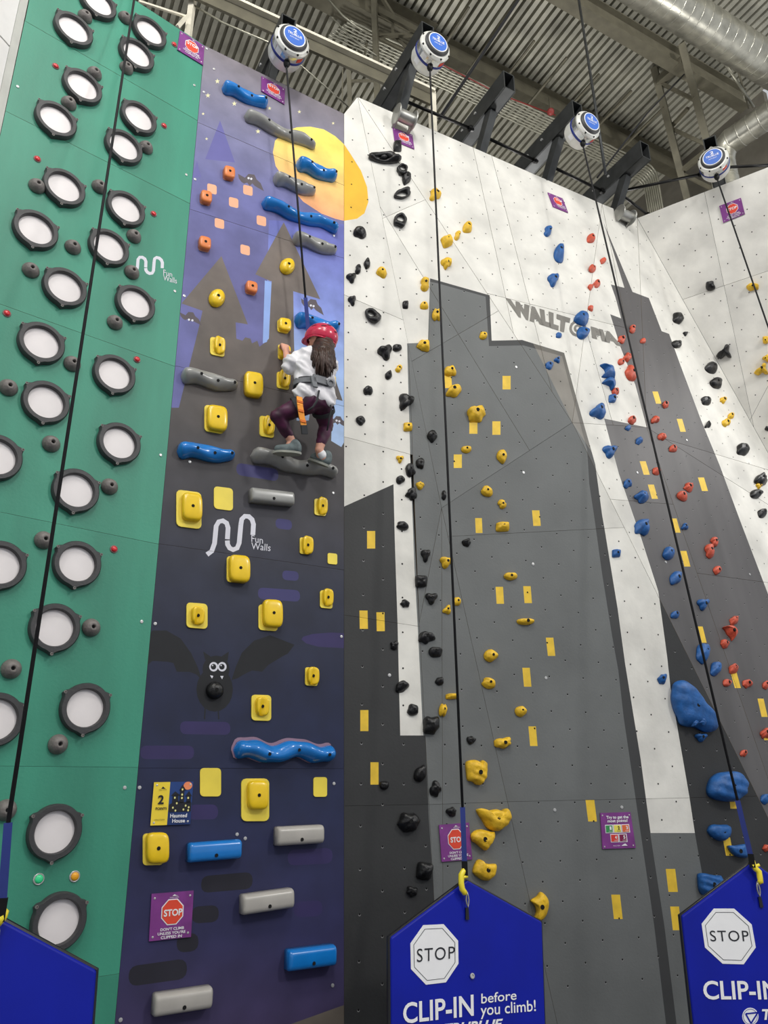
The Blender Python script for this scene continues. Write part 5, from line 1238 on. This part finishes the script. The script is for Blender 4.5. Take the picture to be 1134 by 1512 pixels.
for pl_ in ([(0.43, 0.3), (0.99, 0.3), (0.99, 0.5), (0.94, 0.55), (0.8, 0.52), (0.6, 0.56), (0.43, 0.47)], [(0.5, 0.5), (0.66, 0.5), (0.64, 0.7), (0.51, 0.7)], [(0.46, 0.68), (0.70, 0.68), (0.56, 0.78)], [(0.68, 0.5), (0.80, 0.5), (0.79, 0.82), (0.69, 0.82)], [(0.66, 0.8), (0.83, 0.8), (0.74, 0.93)], [(0.86, 0.5), (0.97, 0.5), (0.96, 0.68), (0.87, 0.68)], [(0.82, 0.66), (0.99, 0.66), (0.91, 0.78)]):
    mb.prism([pln.at(*Q(x, y), 0.0135) for x, y in pl_], pln.n, 0.0015)
mb.build('castle_print', M_blkprint, t)
mb = MB()
for x, y in ((0.56, 0.63), (0.74, 0.82), (0.74, 0.7), (0.74, 0.62), (0.9, 0.62), (0.62, 0.5), (0.53, 0.4), (0.85, 0.44), (0.93, 0.4), (0.8, 0.35), (0.6, 0.33), (0.92, 0.33)):
    mb.prism([pln.at(*Q(x+0.022*math.cos(a), y+0.026*math.sin(a)), 0.0145) for a in [PI*k/4 for k in range(8)]], pln.n, 0.001)
mb.build('lit_windows_print', mat('window_print', (238, 232, 150), 0.5), t)
for x, y in ((0.08, 0.93), (0.93, 0.93), (0.08, 0.06), (0.93, 0.07)):
    p = pln.at(*Q(x, y), 0.010); mb = MB(); mb.lathe(p, pln.n, [(0.006, 0), (0.006, 0.002), (0.003, 0.003)], 8); mb.build('screw', M_screw, t, origin=p)
# ------------------------------------------------------------------ the climbing child
J = lambda u, v, off: BLUE.at(u, v, off)
EX, NN = BLUE.e1, BLUE.n
def cap(mb, p, q, r1, r2, seg=14):
    p, q = Vector(p), Vector(q); d = q-p; L = d.length
    if L < 1e-5: d = Vector((0, 0, 1)); L = 1e-5
    d = d/L; pts = []; rr = []
    for k in range(5): a = PI/2*(k+0.15)/5; pts.append(p-d*(r1*math.cos(a))); rr.append(r1*math.sin(a))
    pts.append(p); rr.append(r1); pts.append(q+d*1e-4); rr.append(r2)
    for k in range(4, -1, -1): a = PI/2*(k+0.15)/5; pts.append(q+d*(r2*math.cos(a)+1e-4)); rr.append(r2*math.sin(a))
    mb.tube(pts, rr, seg)
def chain(mb, pts):
    for (p, r), (q, s) in zip(pts[:-1], pts[1:]): cap(mb, p, q, r, s)
def solid(mb, name, m, parent, vox, smooth=6, wr=0.0, wf=18, seed=0, factor=0.5):
    me = bpy.data.meshes.new(name); me.from_pydata([tuple(v) for v in mb.V], [], mb.F); me.update()
    o = bpy.data.objects.new(name, me); COL.objects.link(o); bm_flip(o)
    r = o.modifiers.new('remesh', 'REMESH'); r.mode = 'VOXEL'; r.voxel_size = vox
    s = o.modifiers.new('smooth', 'SMOOTH'); s.iterations = smooth; s.factor = factor
    dg = bpy.context.evaluated_depsgraph_get(); m2 = bpy.data.meshes.new_from_object(o.evaluated_get(dg))
    bpy.data.objects.remove(o); bpy.data.meshes.remove(me)
    V = [v.co.copy() for v in m2.vertices]; Fc = [tuple(p.vertices) for p in m2.polygons]; N = [v.normal.copy() for v in m2.vertices]
    if wr:
        for i, v in enumerate(V):
            q = v*wf; a = mnoise.noise(Vector((q.x*0.7+seed, q.y*0.7, q.z*1.2+q.x*0.8)))
            V[i] = v+N[i]*(wr*(1-2.2*abs(a)))
    bpy.data.meshes.remove(m2)
    return mesh(name, V, Fc, m, parent, origin=parent.location, smooth=True)
M_skin = mat('skin', (226, 168, 144), 0.55, var=0.03)
M_shirt = mat('white_cotton', (236, 234, 238), 0.85, var=0.02, bump=0.1)
M_legg = mat('plum_leggings', (72, 20, 56), 0.5, var=0.3, scale=14)
M_hair = mat('dark_brown_hair', (62, 42, 34), 0.45, var=0.3, scale=30, streak=True)
M_helmet = mat('raspberry_helmet', (206, 34, 74), 0.28, var=0.04, coat=0.4)
M_vent = mat('helmet_vent_dark', (60, 10, 26), 0.7)
M_web = mat('grey_harness_webbing', (120, 122, 126), 0.8, var=0.1)
M_webd = mat('dark_harness_webbing', (44, 46, 50), 0.8, var=0.1)
M_orange = mat('orange_strap', (244, 156, 52), 0.7, var=0.05)
M_shoe = mat('grey_blue_shoe', (104, 116, 118), 0.7, var=0.15, scale=25)
M_sole = mat('grey_sole', (150, 152, 144), 0.7)
M_eye = mat('eye_white', (240, 240, 240), 0.3)
pel = J(464, 588, 0.34); P_ = tag(empty('person', pel), 'child in red helmet, white T-shirt and plum leggings climbing, left hand raised', 'person')
neck = J(470, 524, 0.33); headc = J(474, 504, 0.32)
sl, sr = J(448, 530, 0.30), J(484, 533, 0.30); el_, wl = J(426, 540, 0.27), J(422.5, 522, 0.15)
er, wrr = J(486, 551, 0.17), J(487, 561, 0.10)
hl, hr = J(453, 596, 0.34), J(475, 596, 0.34); kl, kr = J(410, 615, 0.24), J(482, 628, 0.22)
al, ar = J(430, 650, 0.20), J(471, 664, 0.21)
fwd = (-EX*0.62-NN*0.75+UP*0.10).normalized(); hup = (UP*1.0-EX*0.10+fwd*0.12); hup = (hup-fwd*hup.dot(fwd)).normalized(); hsd = fwd.cross(hup).normalized()
mb = MB()
# head, face, ears, neck
cap(mb, headc+hup*0.015-fwd*0.01, headc+hup*0.012+fwd*0.012, 0.082, 0.078); cap(mb, headc-hup*0.03+fwd*0.028, headc-hup*0.062+fwd*0.048, 0.056, 0.034)
cap(mb, headc-hup*0.008+fwd*0.088, headc-hup*0.026+fwd*0.100, 0.009, 0.012)
cap(mb, headc-hup*0.052+fwd*0.080+hsd*0.012, headc-hup*0.052+fwd*0.080-hsd*0.012, 0.008, 0.008)
for s in (1, -1):
    cap(mb, headc-hup*0.005+hsd*(s*0.078), headc-hup*0.032+hsd*(s*0.074), 0.014, 0.009)
chain(mb, [(headc-hup*0.04, 0.045), (neck-UP*0.01, 0.045)])
# trunk
chain(mb, [(neck-UP*0.02, 0.05), (J(467, 545, 0.33), 0.085), (J(465, 570, 0.34), 0.078), (pel, 0.085)])
cap(mb, sl, sr, 0.042, 0.042)
# arms
chain(mb, [(sl, 0.042), (el_, 0.033), (wl, 0.023)]); chain(mb, [(sr, 0.042), (er, 0.033), (wrr, 0.023)])
# legs
chain(mb, [(hl, 0.075), (kl, 0.048), (al, 0.030)]); chain(mb, [(hr, 0.075), (kr, 0.048), (ar, 0.030)])
# feet
tl, hel = J(411, 663, 0.15), J(438, 664, 0.22); tr, her = J(464, 675, 0.12), J(482, 681, 0.20)
for a_, t_, h_ in ((al, tl, hel), (ar, tr, her)):
    cap(mb, a_, h_+(a_-h_)*0.25, 0.028, 0.028); cap(mb, h_+(a_-h_)*0.15, t_, 0.028, 0.022); cap(mb, a_, (t_+h_)/2, 0.026, 0.026)
# hands: palm, four fingers and a thumb curled over the hold
def hand(w_, top, side, seed):
    """w_: wrist; top: knuckle centre; side: unit vector across the knuckles"""
    cap(mb, w_, w_.lerp(top, 0.5), 0.021, 0.023)
    for k in range(4): cap(mb, w_.lerp(top, 0.35)+side*((k-1.5)*0.010), top+side*((k-1.5)*0.0165), 0.013, 0.0105)
    for k, L in enumerate((0.85, 1.0, 0.95, 0.75)):
        b = top+side*((k-1.5)*0.0165); m1 = b+(-NN*0.028+UP*0.006)*L; m2 = m1+(-NN*0.014-UP*0.022)*L
        cap(mb, b, m1, 0.0095, 0.0088); cap(mb, m1, m2, 0.0088, 0.0075)
    b = w_.lerp(top, 0.3)+side*0.022; m1 = b+side*0.020-NN*0.016+UP*0.012; m2 = m1-NN*0.022+UP*0.010
    cap(mb, b, m1, 0.0125, 0.0105); cap(mb, m1, m2, 0.0105, 0.0085)
hand(wl, J(420.5, 509.5, 0.085), EX, 1)
hand(wrr, J(487, 556, 0.085), -EX, 2)
body = solid(mb, 'body', M_skin, P_, 0.0058, smooth=4, factor=0.4)
for s in (1, -1):
    c = headc+hup*0.006+fwd*0.079+hsd*(s*0.031); b2 = MB(); b2.lathe(c, fwd, [(0.010, -0.004), (0.009, 0.003), (0.004, 0.006)], 12); b2.build('eye', M_eye, P_, origin=c, smooth=True)
    b2 = MB(); b2.lathe(c+fwd*0.0045, fwd, [(0.005, 0), (0.004, 0.002)], 10); b2.build('pupil', M_bolt, P_, origin=c)
b2 = MB(); c = headc-hup*0.052+fwd*0.087; b2.tube([c-hsd*0.017, c-hup*0.003, c+hsd*0.017], 0.003, 6); b2.build('lips', mat('lips', (190, 100, 96), 0.5), P_, origin=c)
# T-shirt
mb = MB()
for dx in (-0.060, -0.02, 0.02, 0.060):
    ex_ = EX*dx
    chain(mb, [(J(466, 532, 0.32)+ex_*0.9, 0.075), (J(465, 552, 0.335)+ex_*1.05, 0.086), (J(464, 570, 0.345)+ex_*0.95, 0.078), (J(464, 585, 0.35)+ex_*1.15, 0.082)])
cap(mb, sl+UP*0.004, sr+UP*0.004, 0.058, 0.058); cap(mb, neck-UP*0.03, neck-UP*0.012, 0.065, 0.052)
cut_l = sl.lerp(el_, 0.72); chain(mb, [(sl, 0.062), (cut_l, 0.060)]); chain(mb, [(sr, 0.060), (sr.lerp(er, 0.7), 0.056)])
cap(mb, cut_l, sl.lerp(el_, 0.88)-UP*0.008, 0.058, 0.050)
solid(mb, 'tshirt', M_shirt, P_, 0.009, smooth=5, wr=0.020, wf=12, seed=3)
# leggings
mb = MB()
chain(mb, [(J(456, 585, 0.345), 0.070), (hl, 0.078), (hl.lerp(kl, 0.5), 0.064), (kl, 0.053), (kl.lerp(al, 0.4), 0.048), (kl.lerp(al, 0.80), 0.035)])
chain(mb, [(J(474, 585, 0.345), 0.070), (hr, 0.078), (hr.lerp(kr, 0.5), 0.066), (kr, 0.052), (kr.lerp(ar, 0.4), 0.047), (kr.lerp(ar, 0.74), 0.036)])
cap(mb, J(457, 592, 0.36), J(472, 592, 0.36), 0.072, 0.072)
solid(mb, 'leggings', M_legg, P_, 0.009, smooth=5, wr=0.004, wf=14, seed=9)
# shoes
for nm_, a_, t_, h_ in (('shoe', al, tl, hel), ('shoe', ar, tr, her)):
    mb = MB(); d = (t_-h_).normalized(); up_ = (UP-d*UP.dot(d)).normalized(); s_ = d.cross(up_)
    cap(mb, h_+up_*0.004, t_+up_*0.0, 0.036, 0.030); cap(mb, h_+up_*0.02, h_.lerp(t_, 0.4)+up_*0.014, 0.034, 0.034); cap(mb, h_.lerp(t_, 0.6), t_, 0.038, 0.031); cap(mb, h_+up_*0.035+d*0.01, h_+up_*0.045+d*0.02, 0.036, 0.036)
    sh = solid(mb, nm_, M_shoe, P_, 0.007, smooth=3)
    b2 = MB(); ring = []
    for k in range(24):
        a = 2*PI*k/24; x = math.cos(a); ring.append(h_.lerp(t_, 0.5)+d*(x*((t_-h_).length/2+0.038))+s_*(math.sin(a)*(0.040 if x > 0 else 0.036))-up_*0.022)
    b2.prism(ring, up_, 0.016); b2.build('sole', M_sole, P_, origin=h_)
    b2 = MB(); c = h_+up_*0.045+d*0.02
    b2.tube([c+up_*0.012+d*(0.05*k)+s_*(0.014*(-1)**int(k*4))-up_*(0.028*k) for k in (0.5, 0.75, 1.0, 1.25)], 0.004, 5); b2.build('lace', M_wht, P_, origin=c)
mb = MB(); cap(mb, ar.lerp(her, 0.55), ar.lerp(her, 0.30), 0.032, 0.031); solid(mb, 'sock', M_wht, P_, 0.008, smooth=2)
# hair
rr = rnd(5); mb = MB()
base = headc-fwd*0.05-hup*0.03
chain(mb, [(headc-fwd*0.03-hup*0.01, 0.075), (J(476, 525, 0.41), 0.072), (J(478, 538, 0.44), 0.066), (J(481, 549, 0.44), 0.040)])
cap(mb, J(468, 518, 0.36), J(467, 533, 0.40), 0.050, 0.036); cap(mb, J(486, 520, 0.36), J(490, 540, 0.41), 0.042, 0.030)
hair = solid(mb, 'hair', M_hair, P_, 0.009, smooth=3, wr=0.007, wf=22, seed=4)
mb = MB()
for k in range(90):
    f = rr.uniform(0, 1); x0 = 462+f*29; y0 = 516+rr.uniform(-3, 4); x1 = 460+f*36+rr.uniform(-3, 3); y1 = 543+14*math.sin(0.35+f*2.6)+rr.uniform(-7, 3)-4*(f < .25)
    bulge = 0.385+0.075*math.sin(PI*min(1, max(0, f)))
    pts = []
    for j in range(7):
        t = j/6; pts.append(J(x0+(x1-x0)*t+1.6*math.sin(t*5+k), y0+(y1-y0)*t, bulge+0.055*math.sin(PI*(0.25+t*0.6))-0.03*t+rr.uniform(-.004, .004)))
    mb.tube(pts, [0.006, 0.0085, 0.009, 0.0085, 0.007, 0.005, 0.002], 5)
tag(mb.build('hair_strand', M_hair, P_, origin=headc, smooth=True), kind='stuff')
# helmet
hc = headc+hup*0.028; hx, hy, hz = 0.112, 0.128, 0.108; V = []; NU, NV = 36, 12
hu2 = (hup*0.97-fwd*0.05).normalized()
def hp(a, b, k=1.0):
    return hc+hsd*(hx*k*math.cos(a)*math.cos(b))+fwd*(hy*k*math.sin(a)*math.cos(b))+hup*(hz*k*math.sin(b))
for j in range(NV+1):
    for i in range(NU):
        a = 2*PI*i/NU; lo = -0.32-0.22*max(0, -math.sin(a)); b = lo+(PI/2-0.02-lo)*j/NV; V.append(hp(a, b))
for i in range(NU):
    a = 2*PI*i/NU; lo = -0.32-0.22*max(0, -math.sin(a)); V.append(hp(a, lo-0.02, 0.90))
n0 = (NV+1)*NU
Fc = [(j*NU+i, j*NU+(i+1) % NU, (j+1)*NU+(i+1) % NU, (j+1)*NU+i) for j in range(NV) for i in range(NU)]+[tuple(NV*NU+i for i in range(NU))]+[(n0+i, n0+(i+1) % NU, (i+1) % NU, i) for i in range(NU)]
he = mesh('helmet', V, Fc, M_helmet, P_, origin=P_.location, smooth=True); bm_flip(he)
mb = MB(); mb.tube([hp(2*PI*i/30, -0.32-0.22*max(0, -math.sin(2*PI*i/30))) for i in range(31)], 0.006, 6); mb.build('helmet_rim', M_helmet, P_, origin=hc, smooth=True)
mb = MB(); pk = [hp(math.radians(90+d_), -0.2)+fwd*0.03*math.cos(math.radians(d_*1.6)) for d_ in range(-50, 51, 10)]; pk2 = [hp(math.radians(90+d_), -0.1) for d_ in range(50, -51, -10)]; mb.prism(pk+pk2, hup, 0.006); mb.build('helmet_peak', M_helmet, P_, origin=hc)
for (a0, b0, la, lb) in ((-150, 26, 10, 3.5), (-125, 38, 10, 3.5), (-70, 30, 11, 3.5), (-40, 34, 10, 3.5), (-30, 12, 10, 3), (-100, 12, 9, 3), (170, 30, 10, 3.5), (140, 40, 9, 3.5), (-90, 58, 8, 4), (20, 30, 10, 3.5)):
    q = [hp(math.radians(a0+la*math.cos(t)/max(.4, math.cos(math.radians(b0)))), math.radians(b0+lb*math.sin(t)+la*0.25*math.cos(t)), 1.008) for t in [2*PI*k/12 for k in range(12)]]
    mb = MB(); mb.add(q, [tuple(range(12))]); mb.build('helmet_vent', M_vent, P_, origin=q[0])
# harness
def band(c, rx, ry, h_, m, nm_, tiltx=0.0, tilty=0.0, th=0.006, up_=None, xa=EX, ya=NN):
    K = 36; V = []
    for i in range(K):
        a = 2*PI*i/K; d = xa*math.cos(a)*rx+ya*math.sin(a)*ry; o_ = xa*math.cos(a)+ya*math.sin(a); z = UP*(tiltx*math.cos(a)+tilty*math.sin(a)) if up_ is None else Vector()
        U_ = up_ or UP
        for s, t in ((-1, 0), (-1, 1), (1, 1), (1, 0)): V.append(c+d+z+U_*(s*h_/2)+o_*(t*th))
    Fc = [(4*i+s, 4*((i+1) % K)+s, 4*((i+1) % K)+(s+1) % 4, 4*i+(s+1) % 4) for i in range(K) for s in range(4)]
    o = mesh(nm_, V, Fc, m, P_, origin=c); bm_flip(o); return o
wc = J(464, 572, 0.345); band(wc, 0.150, 0.106, 0.036, M_web, 'waist_belt', 0.006, -0.006, 0.008)
band(wc-UP*0.004, 0.147, 0.104, 0.05, M_webd, 'belt_padding')
mb = MB(); c = wc+NN*0.116-EX*0.02; mb.box(c, (EX, NN, UP), (0.045, 0.008, 0.028)); mb.box(c-EX*0.035-UP*0.03, (EX, NN, (UP-EX*0.3).normalized()), (0.018, 0.008, 0.04)); mb.build('webbing_knot', M_web, P_, origin=c)
mb = MB(); mb.lathe(wc+NN*0.108+EX*0.075, NN, [(0.030, -0.004), (0.032, 0.012), (0.018, 0.014), (0.016, 0.004)], 20); mb.build('rolled_webbing', M_web, P_, origin=wc)
for h_, k_, s in ((hl, kl, -1), (hr, kr, 1)):
    d = (k_-h_).normalized(); xa = d.cross(UP).normalized(); ya = d.cross(xa).normalized(); band(h_.lerp(k_, 0.34), 0.078, 0.078, 0.030, M_webd, 'leg_loop', up_=d, xa=xa, ya=ya)
mb = MB(); mb.tube([J(471, 577, 0.45), J(468, 592, 0.47), J(462, 601, 0.465), J(455, 606, 0.45)], 0.008, 6); mb.build('leg_strap', M_webd, P_, smooth=True)
mb = MB(); mb.tube([J(487, 590, 0.40), J(489, 605, 0.41), J(486, 620, 0.40), J(483, 636, 0.36)], 0.006, 6); mb.build('gear_strap', M_webd, P_, smooth=True)
sp = [J(442, 586, 0.44), J(443, 598, 0.455), J(445, 612, 0.45), J(448.5, 628, 0.44)]
mb = MB()
for p, q in zip(sp[:-1], sp[1:]): mb.beam(p, q, 0.042, 0.006, NN)
mb.build('orange_strap', M_orange, P_, origin=sp[0])
for i in range(3):
    q = sp[i+1].lerp(sp[i], 0.35); mb = MB(); mb.box(q+NN*0.005, (EX, NN, UP), (0.020, 0.004, 0.008)); mb.build('strap_stitching', mat('dark_orange_stitching', (214, 110, 30), 0.7), P_, origin=q)
mb = MB(); mb.beam(sp[-1], J(450, 641, 0.43), 0.044, 0.014, NN); mb.build('strap_buckle', M_webd, P_, origin=sp[-1])
